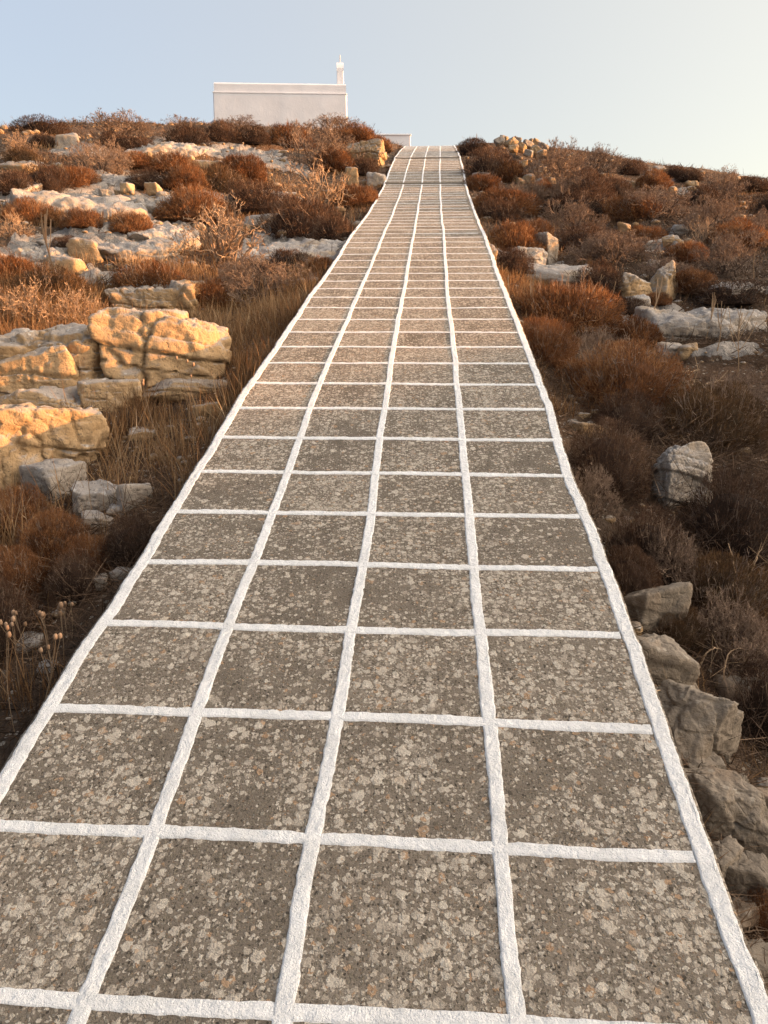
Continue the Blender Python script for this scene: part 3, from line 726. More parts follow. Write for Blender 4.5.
# chapel side hillside bedrock
_L = [
    ('rock_slab', 'largest pale bedrock slab sloping across the chapel side', 62, 216, 128, 42, 'grey', 121, .5, .35),
    ('rock_slab', 'pale bedrock shelf rising behind the largest slab', 126, 186, 62, 20, 'grey', 122, .6, .35),
    ('rock_slab', 'split slab with a dark crack beside the perched orange stones', 144, 216, 54, 24, 'grey', 123, .6, .3),
    ('rock_slab', 'smooth grey slab low down behind the lion shaped rock', 112, 262, 100, 38, 'grey', 124, .5, .35),
    ('rock_slab', 'pale slab end reaching the foot of the bare coral bush', 150, 240, 60, 24, 'grey', 125, .6, .35),
    ('rock_slab', 'grey slab between the picture rim and the lion shaped rock', 34, 264, 62, 32, 'grey', 126, .6, .4),
    ('boulder', 'tan lion shaped rock lit along its back', 82, 262, 34, 24, 'ochre', 127, .6, .2),
    ('boulder', 'low squared block in front of the lion shaped rock', 62, 272, 38, 17, 'ochre', 128, .6, .25),
    ('rock_slab', 'flat tan shelf below the lion shaped rock', 74, 282, 100, 14, 'ochre', 129, .6, .45),
    ('stone', 'orange cube stone perched on the split slab', 127, 195, 14, 12, 'ochre', 130, .9, .1),
    ('stone', 'small orange stone leaning on the perched cube stone', 119, 199, 8, 9, 'ochre', 131, .9, .1),
    ('stone', 'round tan stone with a hole above the split slab', 154, 196, 13, 11, 'ochre', 132, .9, .1),
    ('stone', 'dull stone at the end of the split slab under rust scrub', 162, 202, 12, 10, 'grey', 133, .9, .1),
    ('stone', 'round grey stone in the notch of the largest slab', 104, 200, 10, 11, 'grey', 134, .9, .1),
    ('rock_slab', 'weathered bedrock outcrop on the skyline short of the chapel', 170, 153, 60, 22, 'grey', 135, .6, .25),
    ('rock_slab', 'long rough rock band below the chapel wall', 236, 160, 90, 20, 'grey', 136, .5, .3),
    ('rock_slab', 'thin pale ledge under the big twiggy shrub by the chapel', 272, 172, 56, 12, 'ochre', 137, .6, .35),
    ('stone', 'tan flat stone above the olive mat below the chapel', 204, 170, 36, 9, 'ochre', 138, .8, .3),
    ('boulder', 'rounded tan boulder among rust shrubs beside the coral bush', 229, 212, 36, 14, 'ochre', 139, .7, .25),
    ('rock_slab', 'pale lichened slab running down to the path beside dark scrub', 300, 262, 92, 34, 'grey', 140, .5, .4),
    ('rock_slab', 'narrow grey slab ending in dry grass close to the path', 322, 266, 44, 20, 'grey', 141, .6, .4),
    ('rock_slab', 'thin grey ledge between olive mat and coral bush', 240, 196, 84, 12, 'grey', 142, .5, .4),
    ('boulder', 'golden boulder with a grey split face near the path crest', 369, 168, 36, 26, 'ochre', 143, .7, .2),
    ('boulder', 'dim grey boulder below the golden boulder beside the path', 376, 186, 20, 14, 'grey', 144, .8, .2),
    ('stone', 'sunlit stone lodged between shrubs below the golden boulder', 352, 188, 12, 20, 'ochre', 145, .8, .2),
    ('rock_slab', 'tan ledge at the picture rim under the skyline', 12, 170, 50, 18, 'ochre', 146, .6, .35),
    ('stone', 'pale blocky stone on the upper slope beside a bleached bush', 66, 148, 22, 14, 'grey', 147, .7, .25),
    ('rock_slab', 'grey shelf beside the bleached bush on the upper slope', 36, 156, 60, 12, 'grey', 148, .6, .4),
    ('stone', 'small pinkish stone on the upper slope above the pale shelf', 146, 160, 10, 8, 'ochre', 149, .8, .2),
    ('stone', 'pale stone among rust scrub short of the rock band', 188, 166, 14, 10, 'ochre', 150, .8, .2),
    ('stone', 'grey stone showing at the root of the pale candelabra bush', 303, 208, 22, 9, 'grey', 151, .8, .3),
    ('rock_slab', 'grey slab at the picture rim below the upper shrubs', 8, 192, 40, 14, 'grey', 152, .6, .4),
    ('stone', 'flat grey stone in dark scrub above the lichened slab', 262, 228, 40, 12, 'grey', 153, .6, .4),
]
for nm, lab, px, py, w, h, mt, sd, dp, sk in _L:
    big = w * h > 900
    if nm == 'rock_slab': w, h, dp, sk = w * 1.12, h * .62, 1.0, .30
    place_rock(nm, lab, px, py, w, h, mt, sd, depth=dp, sink=sk, sub=6 if big else 4, strata=.07 if nm == 'rock_slab' else .04, beds=4, rough=.09 if nm == 'rock_slab' else .06, crack=.05 if big else .03, soft=30 if nm == 'rock_slab' else 24, jag=.10 if nm == 'rock_slab' else .06)

# ------------------------------------------------------------------ shrubs
def cushion(seed, n=7000, ln=.11, wd=.012, h=.72, lump=.2, gap=.35):
    r = np.random.default_rng(seed)
    d = unit(r.normal(size=(n * 3, 3))); d = d[d[:, 2] > -.12][:n * 2]
    g = noise3(d * 3.1 + seed, seed) + .6 * noise3(d * 7 + seed, seed + 1)
    d = d[g > -1.0 + gap * r.uniform(0, 1.6, len(d))][:n]
    n = len(d)
    rad = 1 + lump * fbm(d * 1.8 + seed, seed + 2, 2) * 1.5 + .5 * lump * noise3(d * 4.5, seed + 3)
    rad *= 1 - .38 * r.uniform(0, 1, n) ** 2
    P = d * rad[:, None] * np.array([1, 1, h]); P[:, 2] = np.maximum(P[:, 2], -.03)
    D = unit(d / np.array([1, 1, h])) + r.normal(size=(n, 3)) * .55 + np.array([0, 0, .3])
    tone = np.clip(.45 + .32 * noise3(P * 2.3, seed + 5) + .16 * noise3(P * 6, seed + 6) + r.normal(size=n) * .17, 0, 1)
    A = blades(P - unit(D) * ln * .4, D, ln * r.uniform(.6, 1.35, n), wd * r.uniform(.7, 1.4, n), tone, .35, r)
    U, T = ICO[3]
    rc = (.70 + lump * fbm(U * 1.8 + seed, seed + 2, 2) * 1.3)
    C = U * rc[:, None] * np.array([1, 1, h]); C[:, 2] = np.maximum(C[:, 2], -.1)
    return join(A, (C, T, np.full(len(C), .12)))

def grow(seed, stems=18, levels=4, spread=.5, h=.8, r0=.022, split=(2, 3), tip=.4, curl=.12):
    """candelabra branching: forks all the way up to a rounded head"""
    r = np.random.default_rng(seed)
    d = unit(np.stack([r.normal(size=stems), r.normal(size=stems), np.abs(r.normal(size=stems)) * .9 + .25], 1))
    P = np.stack([r.normal(size=stems) * .12, r.normal(size=stems) * .12, np.full(stems, -.04)], 1)
    L, rr, segs = .42, r0, []
    tone0 = .25
    for lv in range(levels):
        n = len(P)
        ln = L * r.uniform(.65, 1.25, n)
        mid = P + d * (ln * .5)[:, None] + r.normal(size=(n, 3)) * L * curl * .6
        end = P + d * ln[:, None] + r.normal(size=(n, 3)) * L * curl
        tn = np.clip(tone0 + lv * .13 + r.normal(size=n) * .1, 0, 1)
        segs.append(tubes(P, mid, rr, rr * .88, tn)); segs.append(tubes(mid, end, rr * .88, rr * .72, tn))
        if lv == levels - 1: break
        k = r.integers(split[0], split[1] + 1, n)
        idx = np.repeat(np.arange(n), k)
        dd = unit(d[idx] + r.normal(size=(len(idx), 3)) * spread + np.array([0, 0, .16]))
        P = end[idx]; d = dd; L *= .72; rr *= .68
    n = len(end); m = 7
    B = np.repeat(end, m, 0); D = unit(np.repeat(d, m, 0) + r.normal(size=(n * m, 3)) * .75 + np.array([0, 0, .2]))
    tips = blades(B - D * .01, D, L * tip * r.uniform(.6, 1.5, n * m), rr * 2.0, np.clip(.62 + r.normal(size=n * m) * .18, 0, 1), .3, r)
    allv = np.concatenate([s[0] for s in segs])
    rad = np.percentile(np.linalg.norm(allv[:, :2], axis=1), 97); top = np.percentile(allv[:, 2], 99)
    S = np.array([1 / rad, 1 / rad, h / top])
    br = join(*segs)
    return (br[0] * S, br[1], br[2]), (tips[0] * S, tips[1], tips[2])

def spikes(seed, n=90, h=.8, ln=.35):
    """bare twigs poking out of a cushion"""
    r = np.random.default_rng(seed)
    d = unit(r.normal(size=(n, 3)) * np.array([1, 1, .6]) + np.array([0, 0, .5])); d[:, 2] = np.abs(d[:, 2])
    A = d * np.array([1, 1, h]) * r.uniform(.55, .85, n)[:, None]
    dd = unit(d + r.normal(size=(n, 3)) * .35 + np.array([0, 0, .35]))
    L = ln * r.uniform(.5, 1.3, n)
    B = A + dd * L[:, None]
    t1 = tubes(A, B, .006, .0035, np.clip(.55 + r.normal(size=n) * .2, 0, 1))
    i = np.repeat(np.arange(n), 3)
    q = r.uniform(.35, .95, len(i))
    A2 = A[i] + dd[i] * (L[i] * q)[:, None]; B2 = A2 + unit(dd[i] + r.normal(size=(len(i), 3)) * .7) * (L[i] * .35)[:, None]
    t2 = tubes(A2, B2, .004, .002, np.clip(.6 + r.normal(size=len(i)) * .2, 0, 1))
    return join(t1, t2)

PROTO = {}
for kind, kw in (('rust', dict(ln=.105, wd=.011, h=.62)), ('dark', dict(ln=.085, wd=.010, h=.78, lump=.16)), ('olive', dict(ln=.095, wd=.011, h=.66))):
    PROTO[kind] = []
    for i in range(4):
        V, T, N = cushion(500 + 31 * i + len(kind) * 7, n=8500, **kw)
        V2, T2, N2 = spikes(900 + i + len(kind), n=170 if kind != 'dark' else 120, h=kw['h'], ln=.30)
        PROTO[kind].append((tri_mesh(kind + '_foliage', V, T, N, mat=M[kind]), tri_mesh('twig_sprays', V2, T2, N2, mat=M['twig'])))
    # a finer build for the ones close to the lens
    PROTO[kind + '_fine'] = []
    for i in range(2):
        k2 = dict(kw); k2['ln'] *= .55; k2['wd'] *= .5
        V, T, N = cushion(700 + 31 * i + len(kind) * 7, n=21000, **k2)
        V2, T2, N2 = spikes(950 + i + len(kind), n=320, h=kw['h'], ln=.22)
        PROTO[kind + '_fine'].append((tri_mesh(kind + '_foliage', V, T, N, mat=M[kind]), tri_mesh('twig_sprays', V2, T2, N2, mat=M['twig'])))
for kind in ('twig', 'spur'):
    PROTO[kind] = []
    for i in range(4):
        br, tp = grow(1200 + i * 17 + len(kind), stems=26 if kind == 'twig' else 20, levels=5, spread=.42 if kind == 'twig' else .55, h=.80 if kind == 'twig' else .82, r0=.018 if kind == 'twig' else .026, split=(2, 3) if kind == 'twig' else (2, 2), tip=.7 if kind == 'twig' else .45)
        PROTO[kind].append((tri_mesh(kind + '_branches', *br, mat=M[kind]), tri_mesh('twig_tips', *tp, mat=M[kind])))

PROTO['twig_fine'] = PROTO['twig']
_cnt = {}
TOPZ = {}
for _l in PROTO.values():
    for _f, _t in _l:
        _c = np.empty(len(_f.vertices) * 3, np.float32); _f.vertices.foreach_get('co', _c); TOPZ[_f.name] = float(np.percentile(_c[2::3], 99.3))
NAMES = {'rust': 'cushion_shrub', 'dark': 'cushion_shrub', 'olive': 'cushion_shrub', 'twig': 'twiggy_bush', 'spur': 'candelabra_bush'}
GROUPS = {'rust': 'rust brown cushion shrubs', 'dark': 'dark brown cushion shrubs', 'olive': 'olive brown cushion shrubs', 'twig': 'dry twiggy bushes', 'spur': 'pale candelabra bushes'}
def shrub(kind, x0, x1, top, base, label, fine=False, depth=.85, sink=.06):
    """a bush seen between x0 and x1, from top down to base in the photograph"""
    px = (x0 + x1) / 2
    p, t = at(px, base)
    w = (x1 - x0) * t / F * (.5 if fine else .56); hgt = (base - top) * t / F
    pk = PROTO[kind + ('_fine' if fine else '')]
    i = _cnt.get(kind, 0); _cnt[kind] = i + 1
    fol, tw = pk[i % len(pk)]
    r = np.random.default_rng(3000 + int(px * 7 + base))
    root = bpy.data.objects.new(NAMES[kind], None); COL.objects.link(root)
    root.empty_display_size = .2
    cx_, cy_ = p[0], p[1] + w * depth * .75
    side = 1 if cx_ > xc(cy_) else -1
    e = side * (cx_ - xc(cy_)) - HW
    if e < w * .86: cx_ += side * (w * .86 - e)          # keep the painted rim clear
    gz = float(ground(cx_, cy_)[0])
    q = ray(px, top); zt_ = CAMZ + q[2] * cy_ / q[1]
    hz = float(np.clip((zt_ - gz + sink * w) / TOPZ[fol.name], w * .55, w * (1.9 if fine else 1.35)))
    root.location = (cx_, cy_, gz - sink * w)
    if fine: CLEAR.append((cx_, cy_, w * .82))
    root.rotation_euler = (0, 0, r.uniform(0, 6.28)); root.scale = (w, w, hz)
    tag(root, label, 'shrub' if 'cushion' in NAMES[kind] else 'bush', GROUPS[kind])
    f = link('foliage' if 'cushion' in NAMES[kind] else 'branches', fol, root)
    link('twig_sprays' if 'cushion' in NAMES[kind] else 'twig_tips', tw, root)
    return root

SHRUBS = [
 # chapel side, skyline and upper slope
 ('dark', 6, 62, 119, 134, 'long low dark shrub on the skyline furthest from the chapel'),
 ('twig', 72, 148, 114, 143, 'large tan twiggy bush rounding up on the skyline short of the chapel'),
 ('dark', 94, 122, 132, 147, 'dark shrub under the large tan twiggy skyline bush'),
 ('dark', 118, 150, 137, 154, 'dark shrub beside the weathered skyline outcrop'),
 ('twig', 156, 202, 119, 132, 'low tan twiggy bush on the skyline just before the chapel wall'),
 ('spur', 2, 32, 133, 154, 'bleached bare bush on the upper slope near the grey shelf'),
 ('dark', 28, 53, 134, 148, 'small dark dome behind the bleached bare bush'),
 ('twig', 66, 124, 140, 176, 'big reddish twiggy bush above the largest bedrock slab'),
 ('dark', 16, 64, 155, 188, 'broad dark brown dome above the largest bedrock slab'),
 ('rust', 48, 92, 166, 186, 'rust mat shrub at the upper edge of the largest slab'),
 ('rust', 112, 152, 152, 170, 'rust shrub on the shelf rising behind the largest slab'),
 ('rust', 146, 192, 154, 176, 'rust shrub above the round tan stone with a hole'),
 ('dark', 124, 168, 169, 194, 'dark rust dome behind the perched orange cube stone'),
 ('rust', 160, 204, 164, 196, 'rust dome between the split slab and the olive mat'),
 ('rust', 160, 200, 190, 219, 'rust dome above the big bare coral bush'),
 ('rust', -4, 44, 192, 222, 'rust topped cushion low on the largest slab by the picture rim'),
 ('olive', 34, 66, 200, 226, 'dull olive cushion in the hollow of the largest slab'),
 ('rust', 60, 96, 205, 230, 'small rust dome at the lower edge of the largest slab'),
 ('rust', 108, 148, 213, 238, 'lone rust tuft shrub growing on the split slab'),
 ('spur', -14, 26, 196, 240, 'tan coral bush cut by the picture rim under the rust cushion'),
 ('dark', 48, 78, 236, 252, 'dark low cushion behind the lion shaped rock'),
 ('rust', -20, 30, 232, 282, 'tan rust hump at the picture rim beside the lone branched stalk'),
 ('dark', -12, 28, 168, 194, 'dark shrub at the picture rim above the largest slab'),
 ('olive', 0, 34, 140, 166, 'olive shrub between bleached bush and tan ledge'),
 ('dark', 160, 205, 123, 142, 'dark shrub on the crest below the near end of the chapel'),
 ('dark', 198, 240, 121, 143, 'dark fuzzy shrub under the chapel apse'),
 ('twig', 204, 262, 119, 136, 'tan twiggy row bush along the foot of the chapel wall'),
 ('dark', 238, 268, 124, 146, 'little dark dome at the middle of the chapel wall'),
 ('twig', 304, 366, 118, 138, 'tan twiggy bush under the bell tower end of the chapel'),
 ('rust', 326, 382, 125, 146, 'rust dome on the crest between chapel and low white wall'),
 ('rust', 262, 312, 126, 148, 'rust brown crest shrub in front of the chapel wall'),
 ('twig', 274, 358, 125, 176, 'largest red brown twiggy bush below the chapel'),
 ('rust', 360, 390, 134, 152, 'rust shrub reaching the path below the low white wall'),
 ('rust', 212, 262, 150, 178, 'rust dome above the thin grey ledge below the chapel'),
 ('olive', 184, 240, 162, 190, 'olive brown mat shrub below the chapel'),
 ('spur', 282, 350, 160, 212, 'pale candelabra bush standing out near the path upper half'),
 ('dark', 222, 284, 182, 216, 'dark brown mound between tan boulder and pale candelabra bush'),
 ('rust', 156, 222, 187, 222, 'wide rust mound behind the big bare coral bush'),
 ('dark', 262, 338, 196, 236, 'dark rust mound in front of the pale candelabra bush'),
 ('spur', 166, 268, 200, 268, 'big bare pale coral bush in the middle of the chapel side'),
 ('dark', 328, 372, 202, 240, 'dark rust shrub against the path below the sunlit stone'),
 ('rust', 340, 382, 180, 208, 'rust shrub by the path below the dim grey boulder'),
 ('dark', 264, 312, 242, 272, 'dark shrub at the foot of the pale lichened slab'),
 ('twig', 210, 304, 256, 310, 'orange tan twiggy bush above the long cracked boulder'),
 ('rust', 308, 346, 236, 268, 'rust shrub hugging the path by the narrow grey slab'),
 ('dark', 346, 378, 158, 176, 'dark dome behind the golden boulder near the crest'),
 ('rust', 312, 352, 138, 172, 'rust shrub beside the golden boulder near the crest'),
 ('spur', -10, 58, 282, 336, 'tangled tan bush above the outcrop at the picture rim'),
 ('spur', 40, 108, 288, 330, 'tangled tan bush just above the outcrop boulders'),
 ('olive', 8, 80, 266, 304, 'olive dark mat below the flat tan shelf'),
 ('rust', 112, 184, 262, 302, 'rust brown mat between the grey slab and the outcrop'),
 ('rust', 176, 232, 270, 312, 'rust mat at the feet of the orange tan twiggy bush'),
 ('rust', -34, 44, 486, 546, 'bright rust orange mat shrub under the upright orange slab face', True),
 ('rust', 8, 84, 510, 572, 'bright rust orange mat shrub in front of the wedge shaped grey stone', True),
 ('rust', 52, 116, 524, 580, 'rust orange mat spreading in front of the small pale stone', True),
 ('rust', -44, 42, 536, 612, 'rust orange mat at the picture rim below the other bright mats', True),
 ('dark', 40, 100, 552, 604, 'dim rust mat just above the row of little white stones', True),
 ('dark', 98, 158, 506, 568, 'dark brown mat between grey stones and the painted rim', True),
 ('dark', -60, 36, 560, 668, 'dim brown mat at the picture rim above the seed heads', True),
 # open side, crest to middle
 ('dark', 462, 516, 139, 180, 'large dark dome beside the path at the crest'),
 ('dark', 456, 486, 136, 156, 'dark shrub on the crest where the path vanishes'),
 ('rust', 488, 532, 146, 182, 'brown dome between the large dark crest dome and the rubble heap'),
 ('rust', 464, 500, 170, 192, 'rust mound below the large dark crest dome'),
 ('twig', 530, 594, 144, 186, 'tan twiggy bush on the skyline beside the rubble heap'),
 ('twig', 574, 624, 148, 180, 'grey tan twiggy bush further along the skyline from the rubble heap'),
 ('dark', 562, 616, 170, 200, 'dark dome below the twiggy skyline bushes'),
 ('dark', 598, 634, 172, 200, 'big dark dome at the middle of the open slope'),
 ('twig', 546, 604, 178, 204, 'tan twiggy bush right below the rubble heap foot'),
 ('twig', 498, 548, 180, 208, 'brown twiggy bush beside the joined pale lumps'),
 ('rust', 530, 560, 180, 200, 'small rust dome under the rubble heap foot'),
 ('rust', 472, 538, 190, 218, 'rust mound by the path below the joined pale lumps'),
 ('dark', 474, 528, 200, 224, 'brown cushion by the path above the widest rust mound'),
 ('dark', 548, 614, 190, 222, 'brown dome above the widest grey twig bush'),
 ('rust', 472, 534, 212, 252, 'widest rust mound touching the painted rim in the upper half'),
 ('rust', 508, 554, 214, 244, 'dark rust mound next to the widest rust mound'),
 ('twig', 544, 610, 200, 244, 'widest grey twig bush in the middle of the open side'),
 ('dark', 552, 624, 226, 256, 'dark long mound above the grey gully stones'),
 ('twig', 574, 654, 234, 272, 'grey tan twig bush above the brown dome and pointed pair'),
 ('dark', 478, 520, 236, 270, 'dark rust shrub beside the round pale rim stone'),
 ('dark', 620, 648, 158, 176, 'dark skyline dome past the twiggy bushes'),
 ('rust', 638, 674, 164, 190, 'rust skyline shrub around the pale ledge'),
 ('dark', 666, 688, 165, 180, 'black looking little dome on the far skyline'),
 ('dark', 680, 706, 168, 184, 'brown little dome next to the black looking one on the skyline'),
 ('spur', 714, 744, 167, 188, 'pale bare bush sticking up on the far skyline'),
 ('twig', 698, 754, 174, 206, 'grey brown twig bush below the pale bare skyline bush'),
 ('dark', 738, 776, 177, 194, 'dark flat shrub ending the far skyline'),
 ('twig', 622, 702, 186, 224, 'wide pale grey twig bush high on the open slope'),
 ('dark', 688, 722, 186, 208, 'dark rust dome beside the pinkish stone high on the slope'),
 ('twig', 692, 750, 194, 234, 'round grey pink twig bush high on the open slope'),
 ('rust', 610, 660, 194, 222, 'rust brown mound under the wide pale grey twig bush'),
 ('rust', 628, 672, 210, 242, 'rust dome above the orange perched stone'),
 ('twig', 586, 660, 234, 270, 'tan twig bush around the orange perched stone'),
 ('rust', 670, 710, 230, 262, 'round rust dome standing clear above the bedrock ledge'),
 ('twig', 702, 784, 232, 288, 'largest grey twig bush at the picture rim of the open side'),
 ('rust', 716, 776, 220, 252, 'long rust mat above the largest grey twig bush'),
 ('spur', 688, 730, 214, 250, 'pale coral bush between rust dome and pink twig bush'),
 ('twig', 742, 784, 208, 236, 'grey twig bush at the picture rim high on the slope'),
 ('dark', 760, 800, 186, 216, 'brown shrub at the picture rim just below the skyline'),
 ('dark', 578, 630, 256, 298, 'dark brown dome beside the grey sided pointed rock'),
 ('rust', 524, 620, 276, 336, 'big red rust mound between the path and the pale ledges'),
 ('dark', 612, 648, 296, 318, 'low dark mat on the small pale ledge'),
 ('rust', 648, 672, 292, 308, 'rust tuft between the two pointed rocks'),
 ('dark', 706, 778, 280, 312, 'brown thicket on the grey ledge at the picture rim'),
 ('rust', 676, 720, 262, 298, 'rust slope mound behind the taller pointed rock'),
 ('rust', 612, 668, 316, 352, 'rust shrub on the tan bedrock shelf'),
 ('twig', 640, 700, 256, 286, 'dim twig bush just behind the pointed pair'),
 # open side, near
 ('rust', 560, 706, 342, 418, 'largest rust brown hummock of the open side', True),
 ('rust', 512, 580, 318, 366, 'orange rust mat by the rim above the largest hummock', True),
 ('olive', 660, 784, 384, 456, 'brown twiggy hummock behind the jagged boulder', True),
 ('dark', 566, 660, 420, 500, 'dark brown mass beside the rim below the flat pinkish slab', True),
 ('dark', 690, 800, 436, 570, 'large dark brown mass beside the jagged boulder', True),
 ('dark', 606, 696, 500, 590, 'dark brown mound below the jagged boulder', True),
 ('olive', 676, 790, 548, 650, 'dim olive brown mound above the bleached twigs', True),
 ('rust', 744, 812, 842, 950, 'yellowish cushion plant at the foot of the stones', True),
 ('twig', 556, 622, 456, 528, 'wiry dim bush by the rim below the flat pinkish slab', True),
 ('dark', 592, 676, 392, 448, 'dim rust dome between the flat pinkish slab and the brown hummock', True),
 ('twig', 700, 792, 372, 436, 'wiry grey brown bush below the heaped dead branches', True),
 ('twig', 628, 716, 530, 606, 'wiry dark bush above the cracked tan stone', True),
 ('dark', 600, 668, 540, 606, 'low dark mat touching the rim just before the cracked tan stone', True),
 ('twig', 690, 790, 590, 690, 'wiry tangle around the bleached fork', True),
 ('olive', 652, 712, 596, 652, 'dim mat behind the stubby pale dead branch', True),
 ('twig', 560, 640, 330, 380, 'wiry tan bush at the top of the largest hummock', True),
 ('dark', 730, 830, 640, 760, 'dark scrub mound at the picture rim above the angular slab', True),
]
for s_ in SHRUBS:
    kind, x0, x1, top, base, lab = s_[:6]
    shrub(kind, x0, x1, top, base, lab, fine=len(s_) > 6)

# ------------------------------------------------------------------ ground vegetation nobody could count
def scatter(n, x0, x1, y0, y1, seed, near_pow=1.0):
    r = np.random.default_rng(seed)
    y = y0 + (y1 - y0) * r.uniform(0, 1, n) ** near_pow
    x = xc(y) + r.uniform(x0, x1, n)
    e = np.abs(x - xc(y)) - HW
    return x, y, e, r

def grass_mesh():
    parts = []
    # upright dry grass: thick beside the outcrop and along the rims
    for (n, x0, x1, y0, y1, seed, pw, hmin, hmax, wd, thr) in (
        (42000, -4.6, -.9, 3.4, 9.5, 1, 1.0, .07, .30, .0042, -.25),
        (16000, -2.1, -.85, 2.2, 8.5, 6, 1.2, .05, .20, .0034, -.1),
        (26000, .9, 2.3, 5.2, 12, 2, 1.0, .05, .16, .0045, -.1),
        (26000, -9, -.9, 8, 20, 3, 1.0, .06, .20, .008, .16),
        (26000, .9, 9, 8, 20, 4, 1.0, .05, .16, .008, .16),
        (20000, -16, 16, 18, 33, 5, 1.0, .06, .15, .014, .2),
        (14000, .9, 4.5, 1.0, 6, 7, 1.0, .04, .16, .0030, .05)):
        x, y, e, r = scatter(n, x0, x1, y0, y1, seed, pw)
        p = np.stack([x, y, np.zeros(n)], 1)
        inside = np.zeros(n, bool)
        for (ax, ay, aw) in CLEAR: inside |= (x - ax) ** 2 + (y - ay) ** 2 < aw * aw
        k = ~inside & (e > .015) & (fbm(p * .9, 200 + seed, 3) + .5 * fbm(p * 4, 210 + seed, 2) > thr + r.normal(size=n) * .12)
        k &= bare(x, y) < .35
        x, y, p = x[k], y[k], p[k]; n = len(x)
        z = ground(x, y)
        h = r.uniform(hmin, hmax, n) * (.7 + .5 * (noise3(p * .8, 220) + 1) * .5)
        D = np.stack([r.normal(size=n) * .28, r.normal(size=n) * .28, np.ones(n)], 1)
        tone = np.clip(.5 + .25 * noise3(p * 1.3, 230) + r.normal(size=n) * .2, 0, 1)
        parts.append(blades(np.stack([x, y, z - .01], 1), D, h, wd * r.uniform(.7, 1.4, n), tone, .28, r))
    return join(*parts)
o = link('dry_grass', tri_mesh('dry_grass', *grass_mesh(), mat=M['grass']))
tag(o, 'dry orange grass standing between stones and along both rims', kind='stuff')

def litter_mesh():
    parts = []
    for (n, x0, x1, y0, y1, seed, ln, wd) in (
        (60000, -4.5, -.88, .9, 8, 11, .06, .0032), (150000, .88, 4.5, .6, 8, 12, .08, .0032), (16000, 1.35, 4.2, .8, 5.5, 16, .17, .0026), (12000, -4.2, -.95, 1.2, 4.2, 17, .15, .0034),
        (42000, -9, -.9, 7, 18, 13, .11, .008), (42000, .9, 9, 7, 18, 14, .11, .008), (40000, -17, 18, 17, 32, 15, .12, .011)):
        x, y, e, r = scatter(n, x0, x1, y0, y1, seed)
        p = np.stack([x, y, np.zeros(n)], 1)
        k = (e > .01) & (fbm(p * 1.1, 300 + seed, 3) > -.18 + r.normal(size=n) * .15)
        k &= bare(x, y) < r.uniform(.2, 1.15, n)
        x, y, p = x[k], y[k], p[k]; n = len(x)
        z = ground(x, y) + (r.uniform(0, .35, n) ** 2 * ln * 2.5 if ln != .17 else r.uniform(0, .17, n) * (noise3(p * 1.6, 340) + .7))
        D = np.stack([r.normal(size=n), r.normal(size=n), np.abs(r.normal(size=n)) * .55], 1)
        tone = np.clip(.42 + .25 * noise3(p * 1.7, 330) + r.normal(size=n) * .2, 0, 1)
        parts.append(blades(np.stack([x, y, z], 1), D, ln * r.uniform(.5, 1.6, n), wd * r.uniform(.6, 1.4, n), tone, .4, r))
    return join(*parts)
o = link('dead_twig_litter', tri_mesh('dead_twig_litter', *litter_mesh(), mat=M['litter']))
tag(o, 'dead brown twigs and leaf litter over the soil', kind='stuff')

def gravel_mesh():
    U, T = ICO[2]
    parts = []
    for (n, x0, x1, y0, y1, seed, s0, s1) in ((900, -4, -.9, 1.2, 8, 21, .008, .035), (900, .9, 4.5, .8, 9, 22, .008, .04), (700, -9, 9, 8, 20, 23, .03, .10), (380, -16, 17, 18, 27, 24, .04, .12)):
        x, y, e, r = scatter(n, x0, x1, y0, y1, seed)
        k = e > .05; x, y = x[k], y[k]; n = len(x)
        s = s0 + (s1 - s0) * r.uniform(0, 1, n) ** 2.5
        V = U[None] * (1 + .28 * r.normal(size=(n, 1, 3)) * .6) * s[:, None, None]
        V = V * (1 + .12 * noise3((U[None] * 1.7 + r.uniform(-99, 99, (n, 1, 3))).reshape(-1, 3), 3).reshape(n, -1, 1))
        V[..., 2] *= .7
        V = V + np.stack([x, y, ground(x, y) + s * .25], 1)[:, None]
        b = (np.arange(n) * len(U))[:, None, None]
        parts.append((V.reshape(-1, 3), (T[None] + b).reshape(-1, 3), np.zeros(n * len(U))))
    return join(*parts)
V, T, N = gravel_mesh()
o = link('gravel', tri_mesh('gravel', V, T, mat=M['ochre']))
tag(o, 'small pale stones strewn over the soil', kind='stuff')

